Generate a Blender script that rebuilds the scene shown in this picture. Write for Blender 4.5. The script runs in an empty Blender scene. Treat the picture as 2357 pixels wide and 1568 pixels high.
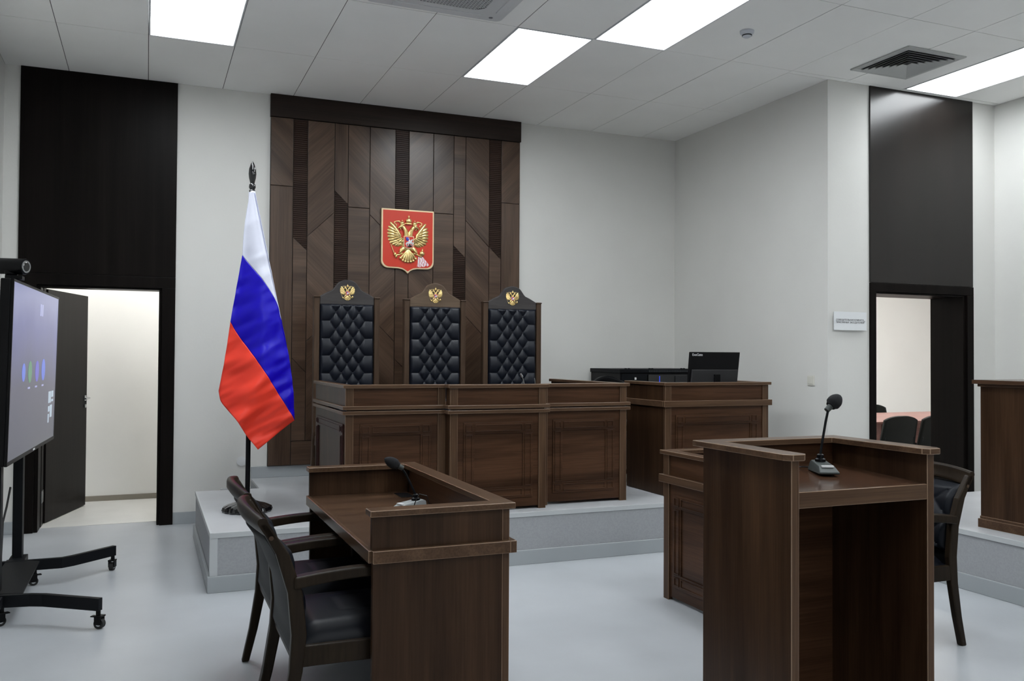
import bpy, bmesh, math, random
from mathutils import Vector, Matrix, noise
PI = math.pi
sc = bpy.context.scene
COL = sc.collection
random.seed(7)

# ------------------------------------------------------------ camera, world, exposure
CAM_H = 1.4424
cd = bpy.data.cameras.new('camera'); cam = bpy.data.objects.new('camera', cd); COL.objects.link(cam)
cd.sensor_width = 36.0; cd.lens = 36.0 * 2035.5 / 2357.0; cd.clip_start = 0.05; cd.clip_end = 100
_r = Vector((0.92440, -0.38137, 0.00591)); _f = Vector((0.38130, 0.92428, 0.01790))
_f.normalize(); _u = _r.cross(_f).normalized(); _r = _f.cross(_u).normalized()
mw = Matrix((( _r.x, _u.x, -_f.x, 0.0), (_r.y, _u.y, -_f.y, 0.0), (_r.z, _u.z, -_f.z, CAM_H), (0, 0, 0, 1)))
cam.matrix_world = mw
sc.camera = cam
w = bpy.data.worlds.new('world'); sc.world = w; w.use_nodes = True
w.node_tree.nodes['Background'].inputs[0].default_value = (0.5, 0.55, 0.6, 1)
w.node_tree.nodes['Background'].inputs[1].default_value = 0.02
sc.view_settings.view_transform = 'Standard'; sc.view_settings.look = 'None'
sc.view_settings.gamma = 1.0; sc.view_settings.exposure = 0.0
try: sc.view_settings.use_curve_mapping = False
except Exception: pass
PANEL_STRENGTH = 14.2

CEIL = 3.759; YB = 8.06; XL = -1.08; XS = 5.2; YA = 5.76; XR = 7.13; ZP = 0.36
ZUP = Vector((0, 0, 1))

# ------------------------------------------------------------ materials
MATS = {}
def mat(name, col, rough=0.5, metal=0.0, spec=0.5, coat=0.0, emis=None, estr=0.0, bump=None, var=None):
    if name in MATS: return MATS[name]
    m = bpy.data.materials.new(name); m.use_nodes = True
    nt = m.node_tree; b = nt.nodes['Principled BSDF']
    b.inputs['Base Color'].default_value = (*col, 1); b.inputs['Roughness'].default_value = rough
    b.inputs['Metallic'].default_value = metal; b.inputs['Specular IOR Level'].default_value = spec
    b.inputs['Coat Weight'].default_value = coat; b.inputs['Coat Roughness'].default_value = 0.08
    if emis: b.inputs['Emission Color'].default_value = (*emis, 1); b.inputs['Emission Strength'].default_value = estr
    tc = nt.nodes.new('ShaderNodeTexCoord')
    if var:
        sc_, amt = var
        n = nt.nodes.new('ShaderNodeTexNoise'); n.inputs['Scale'].default_value = sc_; n.inputs['Detail'].default_value = 5
        nt.links.new(tc.outputs['Object'], n.inputs['Vector'])
        r = nt.nodes.new('ShaderNodeValToRGB')
        r.color_ramp.elements[0].position = 0.3; r.color_ramp.elements[1].position = 0.7
        r.color_ramp.elements[0].color = (*[c * (1 - amt) for c in col], 1)
        r.color_ramp.elements[1].color = (*[min(1, c * (1 + amt)) for c in col], 1)
        nt.links.new(n.outputs['Fac'], r.inputs['Fac']); nt.links.new(r.outputs['Color'], b.inputs['Base Color'])
    if bump:
        s, st, dist = bump
        n = nt.nodes.new('ShaderNodeTexNoise'); n.inputs['Scale'].default_value = s; n.inputs['Detail'].default_value = 4
        nt.links.new(tc.outputs['Object'], n.inputs['Vector'])
        bp = nt.nodes.new('ShaderNodeBump'); bp.inputs['Strength'].default_value = st; bp.inputs['Distance'].default_value = dist
        nt.links.new(n.outputs['Fac'], bp.inputs['Height']); nt.links.new(bp.outputs['Normal'], b.inputs['Normal'])
    MATS[name] = m
    return m

def wood(name, rot=(0, 0, 0), stretch=(14, 14, 1.1), dark=(0.020, 0.0090, 0.0045), light=(0.072, 0.037, 0.019), rough=0.34, off=0.0, coat=0.0, spec=0.16, bmp=0.12):
    """grain runs along local Z of the (rotated) object coordinates"""
    if name in MATS: return MATS[name]
    m = bpy.data.materials.new(name); m.use_nodes = True
    nt = m.node_tree; b = nt.nodes['Principled BSDF']; L = nt.links.new
    tc = nt.nodes.new('ShaderNodeTexCoord'); mp0 = nt.nodes.new('ShaderNodeMapping'); mp = nt.nodes.new('ShaderNodeMapping')
    mp0.inputs['Rotation'].default_value = rot; mp0.inputs['Location'].default_value = (off, off * 1.7, off * 0.6)
    mp.inputs['Scale'].default_value = stretch
    L(tc.outputs['Object'], mp0.inputs['Vector']); L(mp0.outputs['Vector'], mp.inputs['Vector'])
    n1 = nt.nodes.new('ShaderNodeTexNoise'); n1.inputs['Scale'].default_value = 0.55; n1.inputs['Detail'].default_value = 7
    n1.inputs['Roughness'].default_value = 0.62; n1.inputs['Distortion'].default_value = 0.5
    L(mp.outputs['Vector'], n1.inputs['Vector'])
    mp2 = nt.nodes.new('ShaderNodeMapping'); mp2.inputs['Scale'].default_value = tuple(s * 9 if s > 3 else s * 3 for s in stretch)
    L(mp0.outputs['Vector'], mp2.inputs['Vector'])
    n2 = nt.nodes.new('ShaderNodeTexNoise'); n2.inputs['Scale'].default_value = 1.0; n2.inputs['Detail'].default_value = 3
    L(mp2.outputs['Vector'], n2.inputs['Vector'])
    r = nt.nodes.new('ShaderNodeValToRGB'); e = r.color_ramp.elements
    e[0].position = 0.30; e[0].color = (*dark, 1); e[1].position = 0.72; e[1].color = (*light, 1)
    k = r.color_ramp.elements.new(0.5); k.color = (*[(a + c) * 0.46 for a, c in zip(dark, light)], 1)
    L(n1.outputs['Fac'], r.inputs['Fac'])
    mx = nt.nodes.new('ShaderNodeMix'); mx.data_type = 'RGBA'; mx.blend_type = 'MULTIPLY'; mx.inputs[0].default_value = 0.5
    r2 = nt.nodes.new('ShaderNodeValToRGB'); r2.color_ramp.elements[0].position = 0.35; r2.color_ramp.elements[0].color = (0.55, 0.52, 0.5, 1)
    r2.color_ramp.elements[1].position = 0.6; r2.color_ramp.elements[1].color = (1, 1, 1, 1)
    L(n2.outputs['Fac'], r2.inputs['Fac']); L(r.outputs['Color'], mx.inputs[6]); L(r2.outputs['Color'], mx.inputs[7])
    L(mx.outputs[2], b.inputs['Base Color'])
    b.inputs['Roughness'].default_value = rough; b.inputs['Coat Weight'].default_value = coat; b.inputs['Specular IOR Level'].default_value = spec
    bp = nt.nodes.new('ShaderNodeBump'); bp.inputs['Strength'].default_value = bmp; bp.inputs['Distance'].default_value = 0.002
    L(n2.outputs['Fac'], bp.inputs['Height']); L(bp.outputs['Normal'], b.inputs['Normal'])
    MATS[name] = m
    return m

WALL = mat('painted_plaster', (0.68, 0.675, 0.65), 0.85, spec=0.2, bump=(60, 0.12, 0.004), var=(2.0, 0.02))
WALL_IN = mat('painted_plaster_inner_rooms', (0.78, 0.78, 0.76), 0.85, spec=0.2, var=(1.5, 0.02))
TILE = mat('ceiling_tile', (0.92, 0.92, 0.90), 0.95, spec=0.1, bump=(300, 0.15, 0.001), var=(1.2, 0.03))
GAP = mat('ceiling_gap', (0.06, 0.06, 0.06), 0.9)
FLOOR = mat('grey_linoleum', (0.42, 0.44, 0.465), 0.33, spec=0.45, bump=(9, 0.04, 0.01), var=(1.6, 0.07))
FLOOR_H = mat('pale_hall_floor', (0.62, 0.62, 0.60), 0.4, var=(3.0, 0.05))
SKIRT = mat('grey_skirting', (0.36, 0.385, 0.40), 0.45)
SKIRT_H = mat('taupe_skirting', (0.22, 0.20, 0.165), 0.6)
DTOP = mat('dais_laminate', (0.47, 0.48, 0.50), 0.30, spec=0.5, var=(3.0, 0.08))
DSIDE = mat('dais_side', (0.34, 0.35, 0.365), 0.7, bump=(200, 0.2, 0.002), var=(90, 0.06))
DTRIM = mat('dais_trim', (0.50, 0.52, 0.53), 0.35)
WENGE = wood('wenge', (0, 0, 0), (30, 30, 0.8), (0.0045, 0.0035, 0.0032), (0.0100, 0.0078, 0.0070), 0.38, spec=0.06)
WENGE_G = wood('wenge_lacquered', (0, 0, 0), (30, 30, 0.8), (0.0075, 0.0058, 0.0052), (0.0150, 0.0115, 0.0098), 0.25, spec=0.42)
WENGE_H = wood('wenge_cross', (0, PI / 2, 0), (30, 30, 0.8), (0.0045, 0.0035, 0.0032), (0.0105, 0.0080, 0.0070), 0.3, spec=0.24)
WV = wood('walnut_upright', (0, 0, 0), (14, 14, 1.0))
WX = wood('walnut_along_width', (0, PI / 2, 0), (14, 14, 1.0), (0.024, 0.0105, 0.0055), (0.105, 0.050, 0.026), off=0.4)
WY = wood('walnut_along_depth', (PI / 2, 0, 0), (14, 14, 1.0), (0.036, 0.018, 0.0105), (0.100, 0.054, 0.030), 0.25, off=0.9, spec=0.35)
EDGE = wood('walnut_edging', (0, PI / 2, 0), (14, 14, 1.0), (0.058, 0.031, 0.0175), (0.120, 0.070, 0.041), 0.28, off=1.3)
EDGEV = wood('walnut_edging_upright', (0, 0, 0), (14, 14, 1.0), (0.058, 0.031, 0.0175), (0.120, 0.070, 0.041), 0.28, off=1.3)
BAND = mat('edge_banding_highlight', (0.21, 0.135, 0.088), 0.25, spec=0.5)  # lighter colour on bevels: edge banding with the edge highlights painted in
FRAMEW = wood('stained_chair_wood', (0, 0, 0), (10, 10, 2), (0.013, 0.0085, 0.0052), (0.026, 0.0175, 0.0105), 0.36, spec=0.12)
THRW = wood('throne_wood', (0, 0, 0), (10, 10, 2), (0.055, 0.034, 0.022), (0.100, 0.064, 0.042), 0.33)
THRD = wood('throne_crest_charcoal', (0, PI / 2, 0), (10, 10, 2), (0.045, 0.042, 0.044), (0.064, 0.059, 0.058), 0.3)
THRB = wood('throne_crest_brown', (0, PI / 2, 0), (10, 10, 2), (0.095, 0.064, 0.044), (0.135, 0.096, 0.067), 0.3)
LEATH = mat('black_leather', (0.0065, 0.0085, 0.0145), 0.36, spec=0.30, bump=(260, 0.18, 0.001))
LEATHA = mat('armchair_leather', (0.0065, 0.0078, 0.0115), 0.42, spec=0.15, bump=(260, 0.12, 0.001))
LEATHB = mat('black_leather_back', (0.008, 0.0085, 0.0092), 0.5, spec=0.10, bump=(260, 0.2, 0.001))
BLACK = mat('black_plastic', (0.0035, 0.0035, 0.0042), 0.4, spec=0.14)
BLACKG = mat('black_gloss', (0.004, 0.004, 0.005), 0.10, coat=0.6)
BMETAL = mat('black_painted_steel', (0.0045, 0.0052, 0.0068), 0.5, spec=0.14)
GREYP = mat('grey_green_plastic', (0.050, 0.058, 0.057), 0.42, spec=0.3)
FOAM = mat('foam_windscreen', (0.004, 0.004, 0.006), 0.95, bump=(900, 0.6, 0.002))
STEEL = mat('brushed_steel', (0.55, 0.56, 0.57), 0.28, metal=1.0)
WHITEP = mat('white_plastic', (0.70, 0.71, 0.72), 0.4)
RUBBER = mat('rubber', (0.012, 0.012, 0.012), 0.7)
GOLD = mat('gilded', (0.83, 0.62, 0.27), 0.30, metal=0.85, spec=0.6)
GOLDP = mat('pale_gold_edge', (0.75, 0.58, 0.36), 0.4, metal=0.3)
RED = mat('enamel_red', (0.62, 0.045, 0.022), 0.28, spec=0.3)
WHT = mat('enamel_white', (0.80, 0.80, 0.82), 0.3)
BLU = mat('enamel_blue', (0.05, 0.07, 0.55), 0.3)
SIGNW = mat('white_sign_acrylic', (0.74, 0.76, 0.78), 0.18, coat=0.3)
INK = mat('dark_grey_ink', (0.06, 0.06, 0.065), 0.6)
LBL = mat('white_print', (0.75, 0.76, 0.78), 0.5)
LAMP = mat('lit_diffuser', (0.9, 0.9, 0.9), 0.5, emis=(0.93, 0.975, 1.0), estr=PANEL_STRENGTH * 1.0)
LAMPF = mat('luminaire_rim', (0.62, 0.64, 0.66), 0.4)
AC = mat('air_conditioner_white', (0.62, 0.63, 0.64), 0.45)
DARKV = mat('dark_void', (0.02, 0.022, 0.025), 0.8)
FL_W = mat('flag_white', (0.70, 0.72, 0.84), 0.42, spec=0.4)
FL_B = mat('flag_blue', (0.008, 0.001, 0.46), 0.36, spec=0.25)
FL_R = mat('flag_red', (0.86, 0.055, 0.030), 0.38, spec=0.25)
for _m in (FL_W, FL_B, FL_R):
    _b = _m.node_tree.nodes['Principled BSDF']; _b.inputs['Sheen Weight'].default_value = 0.0

# ------------------------------------------------------------ mesh helpers
class B:
    def __init__(s): s.bm = bmesh.new()
    def box(s, x0, x1, y0, y1, z0, z1, mi=0):
        v = [s.bm.verts.new(p) for p in ((x0, y0, z0), (x1, y0, z0), (x1, y1, z0), (x0, y1, z0), (x0, y0, z1), (x1, y0, z1), (x1, y1, z1), (x0, y1, z1))]
        for f in ((0, 3, 2, 1), (4, 5, 6, 7), (0, 1, 5, 4), (1, 2, 6, 5), (2, 3, 7, 6), (3, 0, 4, 7)):
            s.bm.faces.new([v[i] for i in f]).material_index = mi
        return s
    def prism(s, poly, axis, a, b, mi=0):
        """poly: 2D points; axis 'x' -> (y,z), 'y' -> (x,z), 'z' -> (x,y)"""
        def P(p, t):
            return {'x': (t, p[0], p[1]), 'y': (p[0], t, p[1]), 'z': (p[0], p[1], t)}[axis]
        A = [s.bm.verts.new(P(p, a)) for p in poly]; C = [s.bm.verts.new(P(p, b)) for p in poly]
        n = len(poly)
        fs = [s.bm.faces.new(A), s.bm.faces.new(C[::-1])]
        for i in range(n): fs.append(s.bm.faces.new((A[i], C[i], C[(i + 1) % n], A[(i + 1) % n])))
        for f in fs: f.material_index = mi
        return s
    def tube(s, pts, rad, seg=10, flat=None, mi=0, caps=True):
        """tapered tube along pts; rad number or list; flat=(dir vector, factor) squashes section"""
        pts = [Vector(p) for p in pts]; n = len(pts)
        if not hasattr(rad, '__len__'): rad = [rad] * n
        rings = []; ref = None
        for i, p in enumerate(pts):
            t = (pts[min(i + 1, n - 1)] - pts[max(i - 1, 0)]).normalized()
            if ref is None:
                ref = Vector((0, 0, 1)) if abs(t.z) < 0.9 else Vector((0, 1, 0))
                if flat: ref = flat[0].copy() if abs(flat[0].dot(t)) < 0.95 else ref
            a = (ref - t * ref.dot(t)).normalized(); c = t.cross(a); ref = a
            ring = []
            for k in range(seg):
                o = (a * math.cos(2 * PI * k / seg) + c * math.sin(2 * PI * k / seg)) * rad[i]
                if flat: o -= flat[0] * o.dot(flat[0]) * (1 - flat[1])
                ring.append(s.bm.verts.new(p + o))
            rings.append(ring)
        for i in range(n - 1):
            for k in range(seg):
                s.bm.faces.new((rings[i][k], rings[i][(k + 1) % seg], rings[i + 1][(k + 1) % seg], rings[i + 1][k])).material_index = mi
        if caps:
            s.bm.faces.new(rings[0][::-1]).material_index = mi; s.bm.faces.new(rings[-1]).material_index = mi
        return s
    def lathe(s, prof, c=(0, 0, 0), seg=28, M=None, lobes=0, amp=0.0, mi=0):
        """prof: (r, z) bottom to top"""
        rings = []; c = Vector(c)
        for r, z in prof:
            ring = []
            for k in range(seg):
                th = 2 * PI * k / seg
                rr = r * (1 + amp * abs(math.cos(lobes * th / 2)) - amp) if lobes else r
                v = Vector((rr * math.cos(th), rr * math.sin(th), z))
                if M: v = M @ v
                ring.append(s.bm.verts.new(v + c))
            rings.append(ring)
        for i in range(len(prof) - 1):
            for k in range(seg):
                s.bm.faces.new((rings[i][k], rings[i][(k + 1) % seg], rings[i + 1][(k + 1) % seg], rings[i + 1][k])).material_index = mi
        s.bm.faces.new(rings[0][::-1]).material_index = mi; s.bm.faces.new(rings[-1]).material_index = mi
        return s
    def ball(s, c, r, seg=16, rings=10, M=None, mi=0):
        rx, ry, rz = r if hasattr(r, '__len__') else (r, r, r)
        c = Vector(c); R_ = []
        for i in range(1, rings):
            ph = PI * i / rings - PI / 2; ring = []
            for k in range(seg):
                th = 2 * PI * k / seg
                v = Vector((rx * math.cos(ph) * math.cos(th), ry * math.cos(ph) * math.sin(th), rz * math.sin(ph)))
                if M: v = M @ v
                ring.append(s.bm.verts.new(v + c))
            R_.append(ring)
        bo = Vector((0, 0, -rz)); to = Vector((0, 0, rz))
        if M: bo = M @ bo; to = M @ to
        vb = s.bm.verts.new(bo + c); vt = s.bm.verts.new(to + c)
        for i in range(len(R_) - 1):
            for k in range(seg): s.bm.faces.new((R_[i][k], R_[i][(k + 1) % seg], R_[i + 1][(k + 1) % seg], R_[i + 1][k])).material_index = mi
        for k in range(seg):
            s.bm.faces.new((vb, R_[0][(k + 1) % seg], R_[0][k])).material_index = mi
            s.bm.faces.new((vt, R_[-1][k], R_[-1][(k + 1) % seg])).material_index = mi
        return s
    def grid(s, fn, nu, nv, mi=0, close_back=None):
        V = [[s.bm.verts.new(fn(i / nu, j / nv)) for j in range(nv + 1)] for i in range(nu + 1)]
        for i in range(nu):
            for j in range(nv):
                s.bm.faces.new((V[i][j], V[i + 1][j], V[i + 1][j + 1], V[i][j + 1])).material_index = mi
        if close_back is not None:
            d = Vector(close_back)
            rim = [V[i][0] for i in range(nu + 1)] + [V[nu][j] for j in range(1, nv + 1)] + [V[i][nv] for i in range(nu - 1, -1, -1)] + [V[0][j] for j in range(nv - 1, 0, -1)]
            bk = []
            for v in rim:
                p = v.co.copy()
                k = max(range(3), key=lambda a: abs(d[a])); p[k] = d[k]
                bk.append(s.bm.verts.new(p))
            n = len(rim)
            for i in range(n): s.bm.faces.new((rim[(i + 1) % n], rim[i], bk[i], bk[(i + 1) % n])).material_index = mi
            s.bm.faces.new(bk).material_index = mi
        return s
    def xf(s, M):
        bmesh.ops.transform(s.bm, matrix=M, verts=s.bm.verts); return s
    def build(s, name, m, parent=None, bevel=0.0, band=False, smooth=False, label=None, seg=2, weld=False, solid=0.0, sub=0):
        if weld: bmesh.ops.remove_doubles(s.bm, verts=s.bm.verts, dist=1e-5)
        bmesh.ops.recalc_face_normals(s.bm, faces=s.bm.faces)
        me = bpy.data.meshes.new(name); s.bm.to_mesh(me); s.bm.free()
        if m in (EDGE, EDGEV) and bevel: band = True
        for mm in (m if isinstance(m, (list, tuple)) else [m]): me.materials.append(mm)
        if band: me.materials.append(BAND)
        if smooth:
            me.polygons.foreach_set('use_smooth', [True] * len(me.polygons))
            try: me.set_sharp_from_angle(angle=math.radians(40))
            except Exception: pass
        o = bpy.data.objects.new(name, me); COL.objects.link(o)
        if solid: md = o.modifiers.new('solid', 'SOLIDIFY'); md.thickness = solid; md.offset = 0
        if sub: md = o.modifiers.new('sub', 'SUBSURF'); md.levels = sub; md.render_levels = sub
        if bevel:
            md = o.modifiers.new('bevel', 'BEVEL'); md.width = bevel; md.segments = seg; md.limit_method = 'ANGLE'; md.angle_limit = math.radians(40)
            if band: md.material = 1; md.width = max(md.width, 0.0022)
        if parent: o.parent = parent
        if label: o['label'] = label
        return o

def thing(name, label, cat, loc=(0, 0, 0), rz=0.0, group=None):
    o = bpy.data.objects.new(name, None); COL.objects.link(o); o.location = loc; o.rotation_euler = (0, 0, rz)
    o.empty_display_size = 0.1
    o['label'] = label; o['category'] = cat
    if group: o['group'] = group
    return o
def struct(o): o['kind'] = 'structure'; return o
def sroot(name, loc=(0, 0, 0)):
    o = bpy.data.objects.new(name, None); COL.objects.link(o); o.location = loc; o['kind'] = 'structure'; return o
def copy_tree(o, parent=None):
    c = o.copy(); COL.objects.link(c)
    if parent: c.parent = parent
    for ch in list(o.children): copy_tree(ch, c)
    return c
def text_mesh(name, body, size, m, parent, M, extrude=0.0006, align='LEFT'):
    cu = bpy.data.curves.new(name, 'FONT'); cu.body = body; cu.size = size; cu.extrude = extrude; cu.align_x = align
    t = bpy.data.objects.new(name + '_tmp', cu); COL.objects.link(t)
    bpy.context.view_layer.update()
    me = bpy.data.meshes.new_from_object(t.evaluated_get(bpy.context.evaluated_depsgraph_get()))
    bpy.data.objects.remove(t); bpy.data.curves.remove(cu)
    me.transform(M); me.materials.clear(); me.materials.append(m); me.name = name
    o = bpy.data.objects.new(name, me); COL.objects.link(o)
    if parent: o.parent = parent
    return o
RX90 = Matrix.Rotation(PI / 2, 4, 'X')     # text plane XY -> XZ, facing -Y

# ------------------------------------------------------------ room shell
struct(B().box(-1.28, 12.0, -3.2, 11.0, -0.2, 0.0).build('floor', FLOOR))
struct(B().box(-2.2, 1.72, 8.24, 9.57, 0.0, 0.004).build('floor_hall', FLOOR_H))
b = B(); b.box(-1.28, -0.83, YB, YB + 0.2, 0, 3.85); b.box(0.111, XS + 0.15, YB, YB + 0.2, 0, 3.85); b.box(-0.83, 0.111, YB, YB + 0.2, 2.0, 3.85)
struct(b.build('wall_back', WALL))
struct(B().box(-1.28, XL, -3.2, YB, 0, 3.85).build('wall_left', WALL))
struct(B().box(XS, XS + 0.15, YA + 0.3, YB, 0, 3.85).build('wall_inner', WALL))
b = B(); b.box(XS, 5.70, YA, YA + 0.3, 0, 3.85); b.box(6.77, 7.33, YA, YA + 0.3, 0, 3.85); b.box(5.70, 6.77, YA, YA + 0.3, 2.01, 3.85)
struct(b.build('wall_alcove', WALL))
struct(B().box(XR, XR + 0.2, -3.2, YA, 0, 3.85).build('wall_right', WALL))
struct(B().box(-1.28, 7.33, -3.4, -3.2, 0, 3.85).build('wall_front', WALL))
# rooms seen through the two doors
b = B(); b.box(-2.4, 1.72, 9.56, 9.7, 0, 2.9); b.box(-2.4, -2.2, 8.26, 9.56, 0, 2.9); b.box(1.7, 1.85, 8.26, 9.56, 0, 2.9)
struct(b.build('wall_hall', WALL_IN))
struct(B().box(-2.4, 1.85, 8.26, 9.7, 2.9, 3.0).build('ceiling_hall', WALL_IN))
struct(B().box(-2.2, 1.7, 9.545, 9.56, 0.004, 0.055).build('baseboard_hall', SKIRT_H))
b = B(); b.box(5.35, 12.0, 10.4, 10.6, 0, 3.2); b.box(11.6, 11.8, 6.06, 10.4, 0, 3.2); b.box(5.35, 5.45, 8.26, 10.4, 0, 3.2); b.box(7.13, 11.6, 5.9, 6.06, 0, 3.2)
struct(b.build('wall_jury_room', WALL_IN))
struct(B().box(5.35, 11.8, 6.06, 10.6, 3.2, 3.3).build('ceiling_jury_room', WALL_IN))

# ceiling: 600 x 1200 tiles with narrow gaps, openings for the luminaires
X0 = -0.618
xs = [XL] + [X0 + 0.6 * i for i in range(13)] + [XR]
ys = [YB, 6.90, 5.70, 4.50, 3.30, 2.10, 0.90, -0.30, -1.50, -2.70, -3.2]
# luminaire cells: (column, row) column i -> xs[i+1]..xs[i+2] ; row j -> ys[j]..ys[j+1]
LAMPS = [(1, 1), (5, 1), (6, 2), (11, 2), (2, 2), (2, 4), (6, 4), (9, 4), (3, 6), (7, 6), (3, 8), (7, 8)]  # rows beyond the view hold unseen panels, added to light the room
b = B()
b.box(-1.28, 7.33, -3.4, YB + 0.2, 3.85, 3.95, mi=1)
g = 0.0025
for i in range(len(xs) - 1):
    for j in range(len(ys) - 1):
        x0, x1, y1, y0 = xs[i], xs[i + 1], ys[j], ys[j + 1]
        if (i - 1, j) in LAMPS: continue
        if x0 >= XS - 0.01 and y0 > YA: continue
        if x1 > XS and y1 > YA:
            if x0 < XS - 0.03: b.box(x0 + g, XS, max(y0, YA) + g, y1 - g, CEIL, CEIL + 0.018)
            y1 = YA
            if y1 - y0 < 0.02: continue
        b.box(x0 + g, x1 - g, y0 + g, y1 - g, CEIL + random.uniform(0, 0.0012), CEIL + 0.018)
        b.box(x0 - g, x0 + g, y0 + g, y1 - g, CEIL + 0.003, CEIL + 0.010, mi=1); b.box(x0 + g, x1 - g, y1 - g, y1 + g, CEIL + 0.003, CEIL + 0.010, mi=1)
b.box(-1.28, 7.33, -3.4, YB, CEIL + 0.02, CEIL + 0.021, mi=1) if False else None
struct(b.build('ceiling', [TILE, GAP]))

LNAMES = {(1, 1): 'lit ceiling light panel above the dark door panel at left',
          (5, 1): 'lit ceiling light panel nearest the wood feature wall, right of the air conditioner',
          (6, 2): 'lit ceiling light panel touching corners with the one nearest the feature wall',
          (11, 2): 'lit ceiling light panel beside the square air vent at right',
          (2, 2): 'lit ceiling light panel left of the air conditioner, cut by the top edge'}
for (i, j) in LAMPS:
    x0, x1, y1, y0 = xs[i + 1], xs[i + 2], ys[j], ys[j + 1]
    lab = LNAMES.get((i, j), 'unseen lit ceiling light panel added over the public side of the courtroom')
    t = thing('ceiling_light', lab, 'ceiling light', ((x0 + x1) / 2, (y0 + y1) / 2, CEIL), 0, 'recessed ceiling light panels')
    hx, hy = 0.298, 0.598
    f = B()
    for (a, b_, c, d) in ((-hx, hx, -hy, -hy + 0.012), (-hx, hx, hy - 0.012, hy), (-hx, -hx + 0.012, -hy + 0.012, hy - 0.012), (hx - 0.012, hx, -hy + 0.012, hy - 0.012)):
        f.box(a, b_, c, d, -0.005, 0.045)
    f.build('rim', LAMPF, t, bevel=0.002)
    B().box(-hx + 0.012, hx - 0.012, -hy + 0.012, hy - 0.012, 0.030, 0.038).build('diffuser', LAMP, t)
def room_lamp(x0, x1, y0, y1, z, k, nm):
    t = thing('ceiling_light', nm, 'ceiling light', ((x0 + x1) / 2, (y0 + y1) / 2, z))
    hx, hy = (x1 - x0) / 2, (y1 - y0) / 2
    B().box(-hx, hx, -hy, hy, -0.012, -0.0005).build('diffuser', mat('lit_diffuser_%d' % k, (0.9, 0.9, 0.9), 0.5, emis=(1.0, 0.98, 0.95), estr=k), t)
room_lamp(-1.3, -0.7, 8.7, 9.1, 2.9, 24, 'ceiling light in the hallway beyond the open left door')
room_lamp(0.2, 0.9, 8.7, 9.1, 2.9, 27, 'ceiling light in the hallway near its right end')
room_lamp(6.5, 7.1, 7.6, 8.8, 3.2, 36, 'ceiling light in the room beyond the right doorway')
room_lamp(8.6, 9.2, 7.6, 8.8, 3.2, 38, 'ceiling light over the meeting table in the side room')

# skirting boards
struct(B().box(0.215, 0.853, YB - 0.015, YB, 0, 0.10).build('baseboard_back', SKIRT, bevel=0.003))
struct(B().box(0.853, XS, YB - 0.015, YB, ZP, ZP + 0.10).build('baseboard_dais', SKIRT, bevel=0.003))
struct(B().box(XL, -0.965, YB - 0.015, YB, 0, 0.10).build('baseboard_corner', SKIRT, bevel=0.003))
struct(B().box(XL, XL + 0.015, -3.2, YB - 0.015, 0, 0.10).build('baseboard_left', SKIRT, bevel=0.003))
struct(B().box(XS - 0.015, XS, YA, YB - 0.015, ZP, ZP + 0.10).build('baseboard_inner', SKIRT, bevel=0.003))
b = B(); b.box(6.84, XR, YA - 0.015, YA, 0, 0.10); b.box(XS, 5.644, YA - 0.015, YA, 0, 0.10)
struct(b.build('baseboard_alcove', SKIRT, bevel=0.003))
struct(B().box(XR - 0.015, XR, -3.2, YA - 0.015, 0, 0.10).build('baseboard_right', SKIRT, bevel=0.003))
struct(B().box(0.60, 0.853, YB - 0.045, YB, 0.245, 0.285).build('trim_1', DTRIM, bevel=0.003))

# left doorway: wenge lining, header, tall over-door panel, open leaf
d1 = sroot('door_1')
b = B(); b.box(-0.965, -0.83, YB - 0.025, YB + 0.005, 0, 2.0); b.box(0.111, 0.217, YB - 0.025, YB + 0.005, 0, 2.0)
b.box(-0.965, 0.217, YB - 0.025, YB + 0.005, 2.0, 2.095)
b.box(-0.83, -0.80, YB, YB + 0.21, 0, 1.985); b.box(0.09, 0.111, YB, YB + 0.21, 0, 1.985); b.box(-0.83, 0.111, YB, YB + 0.21, 1.985, 2.0)
b.build('door_frame', WENGE, d1, bevel=0.003)
B().box(-0.965, 0.217, YB - 0.018, YB + 0.002, 2.097, CEIL).build('overdoor_panel', WENGE, d1, bevel=0.002)
lf = B().box(0, 0.93, -0.02, 0.02, 0.012, 1.99)
ang = math.atan2(0.94, 0.27)
lfo = lf.build('door_leaf', WENGE, d1, bevel=0.003); lfo.location = (-0.80, YB + 0.37, 0); lfo.rotation_euler = (0, 0, ang)
h = B(); h.box(0.86, 0.90, -0.027, 0.027, 1.0, 1.05); h.tube([(0.88, -0.02, 1.025), (0.88, -0.06, 1.025)], 0.009, 12); h.tube([(0.885, -0.06, 1.025), (0.775, -0.062, 1.023)], 0.009, 12)
h.tube([(0.88, 0.02, 1.025), (0.88, 0.06, 1.025)], 0.009, 12); h.tube([(0.885, 0.06, 1.025), (0.775, 0.062, 1.023)], 0.009, 12)
h.tube([(0.88, -0.03, 0.95), (0.88, 0.03, 0.95)], 0.018, 14); h.build('door_handle', STEEL, lfo, smooth=True)
for z in (0.25, 1.75):
    hg = B().tube([(-0.815, YB + 0.24, z - 0.05), (-0.815, YB + 0.24, z + 0.05)], 0.012, 12); hg.box(-0.83, -0.79, YB + 0.21, YB + 0.33, z - 0.05, z + 0.05)
    hg.build('hinge', STEEL, d1)
B().box(-0.83, -0.795, YB + 0.2, YB + 0.37, 0, 2.0).build('hinge_stile', WENGE, d1)

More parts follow.
